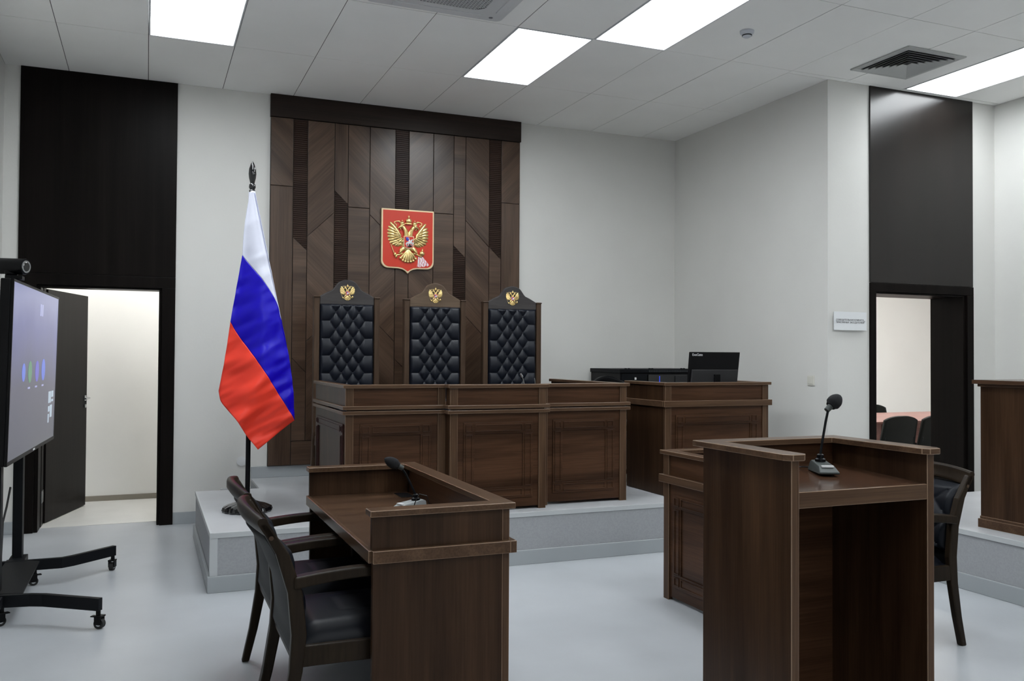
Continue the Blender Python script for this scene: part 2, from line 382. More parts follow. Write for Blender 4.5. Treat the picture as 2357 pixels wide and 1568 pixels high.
# right doorway
d2 = sroot('door_2')
b = B(); b.box(5.644, 5.705, YA - 0.02, YA + 0.005, 0, 2.01); b.box(6.765, 6.842, YA - 0.02, YA + 0.005, 0, 2.01); b.box(5.644, 6.842, YA - 0.02, YA + 0.005, 2.01, 2.085)
b.box(5.70, 5.706, YA, YA + 0.34, 0, 2.0); b.box(6.735, 6.77, YA, YA + 0.36, 0, 2.0); b.box(5.70, 6.77, YA, YA + 0.34, 1.995, 2.01)
b.build('door_frame', WENGE, d2, bevel=0.003)
B().box(5.644, 6.842, YA - 0.014, YA + 0.002, 2.087, CEIL).build('overdoor_panel', WENGE_G, d2, bevel=0.002)

# ------------------------------------------------------------ dais (L shaped) and right platform
def slab(name, poly, faces_kick, zt):
    root = sroot(name)
    B().prism(poly, 'z', 0.0, zt - 0.02).build('riser', DSIDE, root)
    B().prism(poly, 'z', zt - 0.02, zt).build('deck', DTOP, root, bevel=0.003)
    k = B(); 
    for (x0, x1, y0, y1) in faces_kick: k.box(x0, x1, y0, y1, 0, 0.10)
    k.build('kick_board', SKIRT, root, bevel=0.003)
    return root
dais = slab('floor_dais', [(0.37, 5.66), (XS, 5.66), (XS, YB), (0.855, YB), (0.855, 7.43), (0.37, 7.43)],
            [(0.352, XS, 5.645, 5.66), (0.352, 0.37, 5.66, 7.43)], ZP)
b = B(); b.box(0.364, XS, 5.654, 5.664, ZP - 0.032, ZP + 0.001); b.box(0.364, 0.376, 5.66, 7.43, ZP - 0.032, ZP + 0.001); b.box(0.364, 0.41, 5.656, 5.668, 0.10, ZP - 0.03); b.box(0.365, 0.372, 5.66, 5.70, 0.10, ZP - 0.03)
b.build('nosing', DTRIM, dais, bevel=0.002)
plat = slab('floor_platform', [(4.76, 0.5), (XR, 0.5), (XR, 5.2), (4.76, 5.2)], [(4.742, 4.76, 0.5, 5.2)], ZP + 0.012)
B().box(4.752, 4.765, 0.5, 5.2, ZP - 0.02, ZP + 0.013).build('nosing', DTRIM, plat, bevel=0.002)

# ------------------------------------------------------------ wood feature wall
fp = thing('wood_wall_panel', 'tall dark walnut feature wall with grooves and ribbed strips behind the judges chairs', 'wall panel', (0.99, YB - 0.03, 0.463))
PX0, PZ0 = 0.99, 0.463
PW = []
for k, a in enumerate((0, 45, -45, 90)):
    PW.append(wood('panel_walnut_%d' % k, (0, math.radians(a), 0), (9, 9, 0.8), (0.040, 0.022, 0.0135), (0.130, 0.082, 0.056), 0.28, spec=0.34, off=0.37 * k))
ZT = 3.555
C_ = [0.99, 1.188, 1.313, 1.557, 1.680, 1.881, 2.124, 2.252, 2.493, 2.696, 2.817, 3.061, 3.186, 3.385]
boards = []; ribs = []
def P4(x0, x1, zl0, zr0, zl1, zr1): return [(x0, zl0), (x1, zr0), (x1, zr1), (x0, zl1)]
ZB = 0.463
boards += [(P4(C_[0], C_[1], 2.946, 2.946, ZT, ZT), 1), (P4(C_[0], C_[1], ZB, ZB, 2.946, 2.946), 0)]
ribs.append(P4(C_[1], C_[2], 2.494, 2.382, ZT, ZT))
boards += [(P4(C_[1], C_[2], 1.415, 1.290, 2.494, 2.382), 3), (P4(C_[1], C_[2], 0.677, 0.677, 1.415, 1.290), 3), (P4(C_[1], C_[3], ZB, ZB, 0.677, 0.677), 3)]
boards += [(P4(C_[2], C_[3], 2.509, 2.739, ZT, ZT), 2), (P4(C_[2], C_[3], 1.566, 1.80, 2.509, 2.739), 1), (P4(C_[2], C_[3], 0.677, 0.677, 1.566, 1.80), 2)]
boards += [(P4(C_[3], C_[4], 2.936, 2.822, ZT, ZT), 0), (P4(C_[3], C_[4], ZB, ZB, 1.30, 1.19), 3)]
ribs.append(P4(C_[3], C_[4], 1.30, 1.19, 2.936, 2.822))
boards += [(P4(C_[4], C_[5], 2.798, 2.798, ZT, ZT), 1), (P4(C_[4], C_[5], ZB, ZB, 2.798, 2.798), 3)]
boards += [(P4(C_[5], C_[6], 2.741, 2.515, ZT, ZT), 1), (P4(C_[5], C_[6], 1.815, 1.572, 2.741, 2.515), 2), (P4(C_[5], C_[6], ZB, ZB, 1.815, 1.572), 1)]
ribs.append(P4(C_[6], C_[7], 2.42, 2.42, ZT, ZT))
boards += [(P4(C_[6], C_[7], 1.411, 1.29, 2.42, 2.42), 3), (P4(C_[6], C_[7], ZB, ZB, 1.411, 1.29), 3)]
boards += [(P4(C_[7], C_[8], 2.515, 2.741, ZT, ZT), 2), (P4(C_[7], C_[8], 1.572, 1.80, 2.515, 2.741), 1), (P4(C_[7], C_[8], ZB, ZB, 1.572, 1.80), 2)]
boards += [(P4(C_[8], C_[9], 2.798, 2.798, ZT, ZT), 2), (P4(C_[8], C_[9], ZB, ZB, 2.798, 2.798), 3)]
ribs.append(P4(C_[9], C_[10], 0.90, 0.79, 2.497, 2.386))
boards += [(P4(C_[9], C_[10], 2.497, 2.386, ZT, ZT), 3), (P4(C_[9], C_[10], ZB, ZB, 0.90, 0.79), 3)]
boards += [(P4(C_[10], C_[11], 2.747, 2.504, ZT, ZT), 1), (P4(C_[10], C_[11], 1.83, 1.585, 2.747, 2.504), 1), (P4(C_[10], C_[11], ZB, ZB, 1.83, 1.585), 2)]
ribs.append(P4(C_[11], C_[12], 2.504, 2.388, ZT, ZT))
boards += [(P4(C_[11], C_[12], ZB, ZB, 2.504, 2.388), 3)]
boards += [(P4(C_[12], C_[13], 2.945, 2.945, ZT, ZT), 2), (P4(C_[12], C_[13], ZB, ZB, 2.945, 2.945), 0)]
B().box(0, C_[-1] - PX0, 0.006, 0.03, 0, CEIL - PZ0).build('backing', mat('panel_groove', (0.012, 0.008, 0.006), 0.7), fp)
def inset(poly, d):
    """shrink a convex quad with vertical sides by d"""
    (xa, za), (xb, zb), (xc, zc_), (xd, zd) = poly
    return [(xa + d, za + d), (xb - d, zb + d), (xc - d, zc_ - d), (xd + d, zd - d)]
b = B()
for poly, k in boards:
    b.prism([(x - PX0, z - PZ0) for x, z in inset(poly, 0.0028)], 'y', -0.010, 0.008, mi=k)
b.build('boards', PW, fp, bevel=0.0015)
RIB = wood('ribbed_strip', (0, PI / 2, 0), (14, 14, 1.0), (0.022, 0.011, 0.0075), (0.050, 0.028, 0.019), 0.4)
for poly in ribs:
    (xa, za), (xb, zb), (xc, zc_), (xd, zd) = poly
    r = B(); r.prism([(x - PX0, z - PZ0) for x, z in inset(poly, 0.002)], 'y', -0.001, 0.008)
    z = min(za, zb) + 0.008; slope = (zb - za) / (xb - xa)
    while z < max(zc_, zd) - 0.006:
        x0_, x1_ = xa + 0.003, xb - 0.003
        # clip against sloped bottom and top edges
        def fz(x, z0, z1): return z0 + (z1 - z0) * (x - xa) / (xb - xa)
        if abs(zb - za) > 0.01:
            if za > zb: x0_ = max(x0_, xa + (za - z) / (za - zb) * (xb - xa)) if z < za else x0_
            else: x1_ = min(x1_, xa + (z - za) / (zb - za) * (xb - xa)) if z < zb else x1_
        if abs(zc_ - zd) > 0.01:
            if zd > zc_: x1_ = min(x1_, xa + (zd - z) / (zd - zc_) * (xb - xa)) if z > zc_ else x1_
            else: x0_ = max(x0_, xa + (z - zd) / (zc_ - zd) * (xb - xa)) if z > zd else x0_
        if x1_ - x0_ > 0.006:
            r.prism([(-0.001, z - PZ0), (-0.0085, z + 0.003 - PZ0), (-0.0085, z + 0.009 - PZ0), (-0.001, z + 0.0125 - PZ0)], 'x', x0_ - PX0, x1_ - PX0)
        z += 0.0185
    r.build('ribbed_strip', RIB, fp)
B().box(-0.005, C_[-1] - PX0 + 0.005, -0.022, 0.03, ZT - PZ0 + 0.003, CEIL - PZ0 - 0.001).build('cornice', wood('cornice_walnut', (0, PI / 2, 0), (14, 14, 0.8), (0.018, 0.012, 0.010), (0.034, 0.023, 0.018), 0.4), fp, bevel=0.002)

# ------------------------------------------------------------ double-headed eagle relief (shared)
YV = Vector((0, 1, 0))
def ex(u, v): return (u - 785) / 1877.0, -((v - 0.068 * (u - 785)) - 690) / 1920.0
def eagle_meshes():
    g = B(); S = {}
    def P(u, v, y=-0.012): x, z = ex(u, v); return Vector((x, y, z))
    def both(fn):
        fn(lambda u, v, y=-0.012: P(u, v, y)); 
        fn(lambda u, v, y=-0.012: Vector((-P(u, v, y).x + 0.001, y, P(u - 0, v - 0, y).z)))
    def sx(u, v, y=-0.012):   # left-side point, unskewed
        return Vector(((u - 785) / 1877.0, y, -((v - 0.068 * (u - 785)) - 690) / 1920.0))
    for sgn in (1, -1):
        def Q(u, v, y=-0.012):
            p = sx(u, v, y); return Vector((p.x * sgn, p.y, p.z))
        tips = [(462, 395), (428, 470), (412, 530), (410, 590), (412, 650), (425, 712), (452, 768), (500, 805), (548, 828), (592, 838), (632, 828)]
        roots = [(585, 560), (590, 585), (590, 610), (592, 640), (598, 670), (606, 700), (620, 720), (640, 735), (655, 745), (668, 752), (680, 760)]
        for i, (t, r) in enumerate(zip(tips, roots)):
            a, c = Q(*r, -0.012), Q(*t, -0.008); m_ = a.lerp(c, 0.55)
            g.tube([a, a.lerp(c, 0.25), m_, a.lerp(c, 0.88), c], [0.010, 0.013, 0.0155, 0.0125, 0.003], 8, (YV, 0.55))
        t2 = [(520, 520), (500, 580), (500, 640), (520, 700), (560, 745), (610, 770), (650, 775)]
        for i, t in enumerate(t2):
            a = Q(600 + i * 14, 590 + i * 26, -0.022); c = Q(*t, -0.018)
            g.tube([a, a.lerp(c, 0.6), c], [0.011, 0.013, 0.003], 8, (YV, 0.6))
        g.tube([Q(462, 398, -0.012), Q(520, 470, -0.018), Q(585, 560, -0.022), Q(632, 640, -0.024), Q(640, 690, -0.022), Q(700, 712, -0.016)], [0.003, 0.011, 0.014, 0.013, 0.010, 0.008], 8, (YV, 0.6))
        # neck, head, beak
        g.tube([Q(755, 660, -0.014), Q(748, 600, -0.018), Q(728, 545, -0.02), Q(700, 500, -0.02), Q(668, 478, -0.02)], [0.026, 0.022, 0.018, 0.017, 0.016], 12, (YV, 0.6))
        g.ball(Q(660, 480, -0.022), (0.021, 0.012, 0.015), 12, 8)
        g.tube([Q(648, 488, -0.022), Q(612, 500, -0.022), Q(596, 525, -0.02)], [0.012, 0.008, 0.002], 8)
        g.tube([Q(650, 500, -0.02), Q(640, 530, -0.018), Q(660, 540, -0.016)], [0.008, 0.005, 0.002], 6)
        for k in range(5): g.tube([Q(770 - k * 6, 640 - 28 * k, -0.03), Q(748 - k * 8, 655 - 28 * k, -0.028)], [0.006, 0.002], 6)
        # small crown, ribbon
        c = Q(672, 425, -0.02); g.ball(c, (0.019, 0.011, 0.015), 10, 8); g.box(c.x - 0.018, c.x + 0.018, -0.03, -0.010, c.z - 0.016, c.z - 0.010)
        g.tube([c + Vector((0, 0, 0.013)), c + Vector((0, 0, 0.031))], [0.003, 0.003], 6); g.tube([c + Vector((-0.006, 0, 0.025)), c + Vector((0.006, 0, 0.025))], 0.0025, 6)
        for dx in (-0.014, 0.014): g.ball(c + Vector((dx, 0, 0.012)), 0.005, 8, 6)
        g.tube([Q(640, 425, -0.012), Q(620, 385, -0.014), Q(575, 385, -0.012), Q(535, 400, -0.012), Q(545, 430, -0.012), Q(575, 450, -0.012), Q(565, 490, -0.010)], [0.004, 0.006, 0.004, 0.006, 0.004, 0.006, 0.002], 8, (YV, 0.5))
        g.tube([Q(720, 440, -0.014), Q(740, 425, -0.016), Q(765, 440, -0.016)], 0.005, 6)
        # thigh, claw
        g.tube([Q(735, 860, -0.012), Q(690, 880, -0.018), Q(650, 915, -0.018), Q(640, 945, -0.016)], [0.012, 0.021, 0.018, 0.006], 10, (YV, 0.6))
        for k in range(5): g.ball(Q(705 - 16 * k, 885 + 12 * k, -0.028), (0.010, 0.006, 0.008), 8, 6)
        for tx, tz in ((610, 950), (640, 975), (672, 975)): g.tube([Q(645, 940, -0.02), Q(tx, tz, -0.018)], [0.007, 0.003], 6)
        # tail feathers
        for (u, v) in ((648, 1055), (690, 1095), (735, 1118)):
            g.tube([Q(775, 905, -0.014), Q((775 + u) / 2, (905 + v) / 2 - 5, -0.022), Q(u, v, -0.014)], [0.007, 0.012, 0.008], 8, (YV, 0.7))
            g.ball(Q(u, v - 8, -0.016), (0.013, 0.009, 0.013), 10, 8)
    g.tube([P(785, 895), P(785, 1000, -0.024), P(785, 1120)], [0.008, 0.016, 0.010], 10, (YV, 0.7)); g.ball(P(785, 1118), (0.013, 0.01, 0.012))
    g.ball(P(785, 780, -0.006), (0.062, 0.014, 0.085), 20, 12)
    # large crown
    c = P(790, 385, -0.02); g.ball(c, (0.029, 0.014, 0.024), 14, 10); g.box(c.x - 0.022, c.x + 0.022, -0.034, -0.008, c.z - 0.031, c.z - 0.022)
    g.tube([c + Vector((0, 0, 0.02)), c + Vector((0, 0, 0.052))], [0.005, 0.003], 8); g.ball(c + Vector((0, 0, 0.031)), 0.007); g.tube([c + Vector((-0.009, 0, 0.042)), c + Vector((0.009, 0, 0.042))], 0.003, 6)
    # sceptre (left), orb (right)
    g.tube([P(470, 785), P(530, 945)], [0.0035, 0.005], 8); g.ball(P(548, 975, -0.018), (0.014, 0.012, 0.018)); g.ball(P(570, 1012, -0.016), (0.012, 0.010, 0.018))
    g.tube([P(560, 990), P(630, 985), P(685, 962)], [0.007, 0.007, 0.008], 8)
    g.ball(P(1035, 975, -0.018), (0.026, 0.018, 0.024), 14, 10); g.tube([P(1040, 940, -0.018), P(1043, 888, -0.018)], [0.006, 0.003], 8); g.tube([P(1028, 912), P(1056, 912)], 0.003, 6)
    g.tube([P(880, 965), P(960, 1000), P(1020, 1030), P(1050, 1010)], [0.007, 0.008, 0.008, 0.005], 8)
    # breast shield
    x0, z0 = -0.047, -0.098; x1, z1 = 0.051, 0.016
    sh = B(); sh.prism([(x0, z0 + 0.02), (x0 + 0.012, z0 + 0.006), (0.0, z0 - 0.004), (x1 - 0.012, z0 + 0.006), (x1, z0 + 0.02), (x1, z1), (x0, z1)], 'y', -0.030, -0.012, mi=0)
    i_ = 0.006
    sh.prism([(x0 + i_, z0 + 0.02), (x0 + 0.014, z0 + 0.011), (0.0, z0 + 0.003), (x1 - 0.014, z0 + 0.011), (x1 - i_, z0 + 0.02), (x1 - i_, z1 - i_), (x0 + i_, z1 - i_)], 'y', -0.033, -0.029, mi=1)
    rd = B()
    def T(u, v): x, z = ex(u, v); return Vector((x, -0.036, z))
    rd.ball(T(800, 775), (0.024, 0.005, 0.012)); rd.tube([T(820, 765), T(838, 735), T(848, 725)], [0.010, 0.007, 0.004], 8); rd.ball(T(850, 730), (0.009, 0.004, 0.005))
    for a, c_, d_ in (((770, 785), (745, 800), (750, 850)), ((785, 790), (775, 820), (770, 850)), ((825, 790), (850, 800), (850, 850)), ((830, 775), (860, 785), (866, 815))): rd.tube([T(*a), T(*c_), T(*d_)], [0.007, 0.004, 0.003], 6)
    rd.tube([T(770, 770), T(740, 780), T(728, 810)], [0.006, 0.004, 0.002], 6)
    rd.tube([T(792, 765), T(795, 725)], [0.009, 0.007], 8); rd.ball(T(782, 700), 0.007); rd.tube([T(800, 735), T(815, 765), T(830, 840)], [0.004, 0.003, 0.002], 6)
    cp = B(); cp.tube([T(785, 725), T(755, 700), T(735, 690)], [0.006, 0.014, 0.006], 8, (YV, 0.5)); cp.ball(T(760, 725), (0.012, 0.004, 0.010))
    dr = B(); dr.ball(T(800, 840), (0.022, 0.003, 0.010)); dr.tube([T(775, 850), T(800, 815), T(825, 850)], 0.006, 6)
    def fin(b_, n, mats, sm=True):
        bmesh.ops.recalc_face_normals(b_.bm, faces=b_.bm.faces)
        me = bpy.data.meshes.new(n); b_.bm.to_mesh(me); b_.bm.free()
        for m in mats: me.materials.append(m)
        if sm:
            me.polygons.foreach_set('use_smooth', [True] * len(me.polygons))
            me.set_sharp_from_angle(angle=math.radians(50))
        return me
    return fin(g, 'eagle_relief', [GOLD]), fin(sh, 'breast_shield', [GOLDP, RED], False), fin(rd, 'rider', [WHT]), fin(cp, 'cape', [BLU]), fin(dr, 'dragon', [BLACKG])
EAG = eagle_meshes()
def add_eagle(parent, loc, s, M3=None):
    e = bpy.data.objects.new('eagle_relief', EAG[0]); COL.objects.link(e); e.parent = parent; e.location = loc; e.scale = (s, s, s)
    k = bpy.data.objects.new('breast_shield', EAG[1]); COL.objects.link(k); k.parent = parent if False else e
    return e, k
arms = thing('coat_of_arms', 'red shield coat of arms with gold double-headed eagle on the wood feature wall', 'coat of arms', (2.239, YB - 0.062, 2.52))
def shield_outline(d=0.0):
    hw = 0.253 - d; top = 0.287 - d; pts = [(-hw, top), (hw, top)]
    pts += [(hw, -0.19)]
    for k in range(1, 9):
        a = PI / 2 * k / 8; pts.append((hw - 0.065 + 0.065 * math.cos(a), -0.200 - 0.065 * math.sin(a) + d * 0.9))
    pts += [(0.09, -0.267 + d), (0.05, -0.275 + d), (0.025, -0.288 + d), (0.0, -0.313 + d * 1.6)]
    return pts + [(-x, z) for x, z in pts[::-1] if abs(x) > 1e-6 and z < top - 1e-6]
B().prism(shield_outline(0.0), 'y', -0.008, 0.020).build('shield_edge', GOLDP, arms, bevel=0.004)
B().prism(shield_outline(0.014), 'y', -0.0105, -0.006).build('red_field', RED, arms)
def arms_parts(parent, loc, s):
    e = bpy.data.objects.new('eagle', EAG[0]); COL.objects.link(e); e.parent = parent; e.location = loc; e.scale = (s, s * 1.0, s)
    k = bpy.data.objects.new('breast_shield', EAG[1]); COL.objects.link(k); k.parent = parent; k.location = loc; k.scale = (s, s, s)
    for n, me in (('rider', EAG[2]), ('cape', EAG[3]), ('dragon', EAG[4])):
        q = bpy.data.objects.new(n, me); COL.objects.link(q); q.parent = k
    return e
arms_parts(arms, (0.0, -0.004, 0.020), 1.0)
GLARE = mat('painted_glare', (0.80, 0.50, 0.53), 0.3)  # wavy reflection on the shield, painted as pale pink and white stripes
_nt = GLARE.node_tree; _w = _nt.nodes.new('ShaderNodeTexWave'); _w.inputs['Scale'].default_value = 14; _w.inputs['Distortion'].default_value = 9; _w.inputs['Detail Scale'].default_value = 1.0
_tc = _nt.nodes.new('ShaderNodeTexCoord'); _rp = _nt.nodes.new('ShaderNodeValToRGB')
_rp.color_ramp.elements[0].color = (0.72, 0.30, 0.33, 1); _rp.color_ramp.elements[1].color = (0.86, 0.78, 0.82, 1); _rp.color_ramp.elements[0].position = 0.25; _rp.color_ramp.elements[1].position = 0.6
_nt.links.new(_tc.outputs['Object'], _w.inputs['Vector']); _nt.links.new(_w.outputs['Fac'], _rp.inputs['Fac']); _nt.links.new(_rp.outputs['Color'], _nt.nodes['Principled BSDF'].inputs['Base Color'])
def glare(u, v):
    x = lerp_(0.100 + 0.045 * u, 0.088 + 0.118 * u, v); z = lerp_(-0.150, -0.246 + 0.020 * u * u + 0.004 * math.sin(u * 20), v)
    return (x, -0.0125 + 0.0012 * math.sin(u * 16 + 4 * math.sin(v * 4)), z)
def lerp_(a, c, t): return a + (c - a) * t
b = B(); b.grid(glare, 40, 24, close_back=(0, -0.0106, 0)); b.build('painted_glare', GLARE, arms, smooth=True, label='pale pink patch of painted wavy glare low on the right of the shield')

# ------------------------------------------------------------ tufted pads
def tuft(w_, h_, nx, ny, amp, edge=0.2, flat_top=False, thick=0.05):
    """pad in XZ facing -Y, local origin bottom centre, back at y=0"""
    def fn(s, t):
        x = (s - 0.5) * w_; z = t * h_
        a = (s - edge) / (1 - 2 * edge) * nx; c = t * ny
        p = (a + c) ; q = (a - c)
        d1 = abs(math.sin(PI * p / 1.0 * 0.5)); d2 = abs(math.sin(PI * q / 1.0 * 0.5))
        inn = (d1 * d2) ** 0.42
        # margins: horizontal pleats running to the side edges
        if a < 0 or a > nx:
            k = round(c + (0 if True else 1))
            par = 0 if a < 0 else nx
            cc = (c + par) / 2.0
            d = abs(math.sin(PI * cc)); m_ = min(1.0, (abs(a) if a < 0 else a - nx) / (edge / (1 - 2 * edge) * nx) * 1.1)
            inn = (d ** 0.5) * (1 - 0.25 * m_) + 0.25 * m_
        e = min(1.0, min(s, 1 - s) * w_ / 0.022); f = min(1.0, min(t, 1 - t) * h_ / 0.022)
        rim = math.sin(PI / 2 * e) * math.sin(PI / 2 * f)
        return (x, -(thick * 0.45 * rim + amp * inn * rim) - 0.002, z)
    b = B(); b.grid(fn, int(w_ / 0.0045), int(h_ / 0.0045), close_back=(0, 0.001, 0))
    return b
def buttons(b, w_, h_, nx, ny, edge, thick):
    for j in range(1, ny):
        for i in range(0, nx + 1):
            if (i + j) % 2 == 0:
                s = edge + (1 - 2 * edge) * i / nx
                b.ball(((s - 0.5) * w_, -thick * 0.45 - 0.002, h_ * j / ny), (0.008, 0.005, 0.008), 8, 6)
    return b

# ------------------------------------------------------------ judges' high-backed chairs
def make_throne(crest_mat, rz, loc, label):
    t = thing('judge_chair', label, 'chair', loc, rz, "judges' high-backed chairs")
    H0 = 1.54   # top of side posts above dais
    for sx in (-1, 1):
        b = B(); b.prism([(0.09, 0.0), (0.15, 0.0), (0.065, 0.45), (0.075, H0), (0.0, H0), (0.0, 0.45)], 'x', sx * 0.218 if sx > 0 else -0.262, 0.262 if sx > 0 else -0.218)
        b.box(sx * 0.240 - 0.026, sx * 0.240 + 0.026, -0.008, 0.08, H0 - 0.008, H0 + 0.004)
        b.build('rear_post', THRW, t, bevel=0.006, smooth=False)
    pts = []
    for k in range(41):
        x = -0.218 + 0.436 * k / 40; a = abs(x)
        if a < 0.062: z = 1.683 - (1 - math.sqrt(max(0, 1 - (a / 0.105) ** 2))) * 0.10
        elif a < 0.125:
            q = (a - 0.062) / 0.063; z0 = 1.683 - (1 - math.sqrt(1 - (0.062 / 0.105) ** 2)) * 0.10; z = z0 + (1.592 - z0) * (q * q * (3 - 2 * q) * 0.6 + q * 0.4)
        else: z = 1.592 - 0.050 * ((a - 0.125) / 0.093) ** 1.15
        pts.append((x, z))
    B().prism([(0.218, 1.475), (-0.218, 1.475)] + pts, 'y', 0.008, 0.045).build('crest', crest_mat, t, bevel=0.008, seg=3)
    B().box(-0.218, 0.218, 0.02, 0.05, 0.46, 1.48).build('back_board', THRW, t)
    p = tuft(0.432, 0.99, 6, 14, 0.020, 0.18, thick=0.035); buttons(p, 0.432, 0.99, 6, 14, 0.18, 0.035); p.xf(Matrix.Translation((0, 0.02, 0.495))); p.build('tufted_back', LEATH, t, smooth=True)
    arms_parts(t, (0.0, 0.010, 1.583), 0.30)
    # seat, rails, arms, front legs
    def seat(s, v):
        x = (s - 0.5) * 0.43; y = -0.50 + 0.50 * v; e = min(1, min(s, 1 - s) / 0.12); f = min(1, min(v, 1 - v) / 0.12)
        return (x, y, 0.45 + 0.05 * math.sin(PI / 2 * e) * math.sin(PI / 2 * f))
    b = B(); b.grid(seat, 24, 24, close_back=(0, 0, 0.42)); b.build('seat', LEATH, t, smooth=True)
    b = B(); b.box(-0.236, 0.236, -0.50, -0.46, 0.34, 0.42); b.box(-0.25, -0.215, -0.46, 0.02, 0.34, 0.42); b.box(0.215, 0.25, -0.46, 0.02, 0.34, 0.42)
    b.build('seat_rail', THRW, t, bevel=0.004)
    for sx in (-1, 1):
        B().prism([(-0.50, 0), (-0.46, 0), (-0.45, 0.64), (-0.505, 0.64)], 'x', sx * 0.236 - 0.018, sx * 0.236 + 0.018).build('front_leg', THRW, t, bevel=0.004)
        B().tube([(sx * 0.236, -0.53, 0.635), (sx * 0.236, -0.48, 0.665), (sx * 0.236, -0.25, 0.675), (sx * 0.236, 0.01, 0.70)], [0.018, 0.022, 0.020, 0.018], 12).build('armrest', THRW, t, smooth=True)
    t.scale = (1.046, 1, 1.017)
    return t
make_throne(THRD, 0, (1.533, 7.30, ZP), 'high-backed tufted judge chair with charcoal crest, leftmost of three behind the bench')
make_throne(THRB, math.radians(-2), (2.300, 7.31, ZP), 'high-backed tufted judge chair with lighter brown crest, middle of three behind the bench')
make_throne(THRD, math.radians(-4), (3.025, 7.32, ZP), 'high-backed tufted judge chair rightmost behind the bench, partly against the white wall')

# ------------------------------------------------------------ desks
def frame_panel(b, x0, x1, z0, z1, y, bw=0.078):
    """raised picture frame with corner blocks on a face looking to -Y at y"""
    t1, t2 = 0.008, 0.014
    for (a, c, d, e) in ((x0, x1, z0, z0 + bw), (x0, x1, z1 - bw, z1), (x0, x0 + bw, z0 + bw, z1 - bw), (x1 - bw, x1, z0 + bw, z1 - bw)):
        b.box(a, c, y - t1, y, d, e)
    q = 0.014
    def ring(a, c, d, e, s=0.006):
        b.box(a, c, y - t2, y - t1, d, d + s); b.box(a, c, y - t2, y - t1, e - s, e); b.box(a, a + s, y - t2, y - t1, d + s, e - s); b.box(c - s, c, y - t2, y - t1, d + s, e - s)
    for (cx, cz) in ((x0, z0), (x1 - bw, z0), (x0, z1 - bw), (x1 - bw, z1 - bw)): ring(cx + q, cx + bw - q, cz + q, cz + bw - q)
    if x1 - x0 > 2.6 * bw:
        ring(x0 + bw + q * 0.4, x1 - bw - q * 0.4, z0 + q, z0 + bw - q); ring(x0 + bw + q * 0.4, x1 - bw - q * 0.4, z1 - bw + q, z1 - q)
    ring(x0 + q, x0 + bw - q, z0 + bw + q * 0.4, z1 - bw - q * 0.4); ring(x1 - bw + q, x1 - q, z0 + bw + q * 0.4, z1 - bw - q * 0.4)
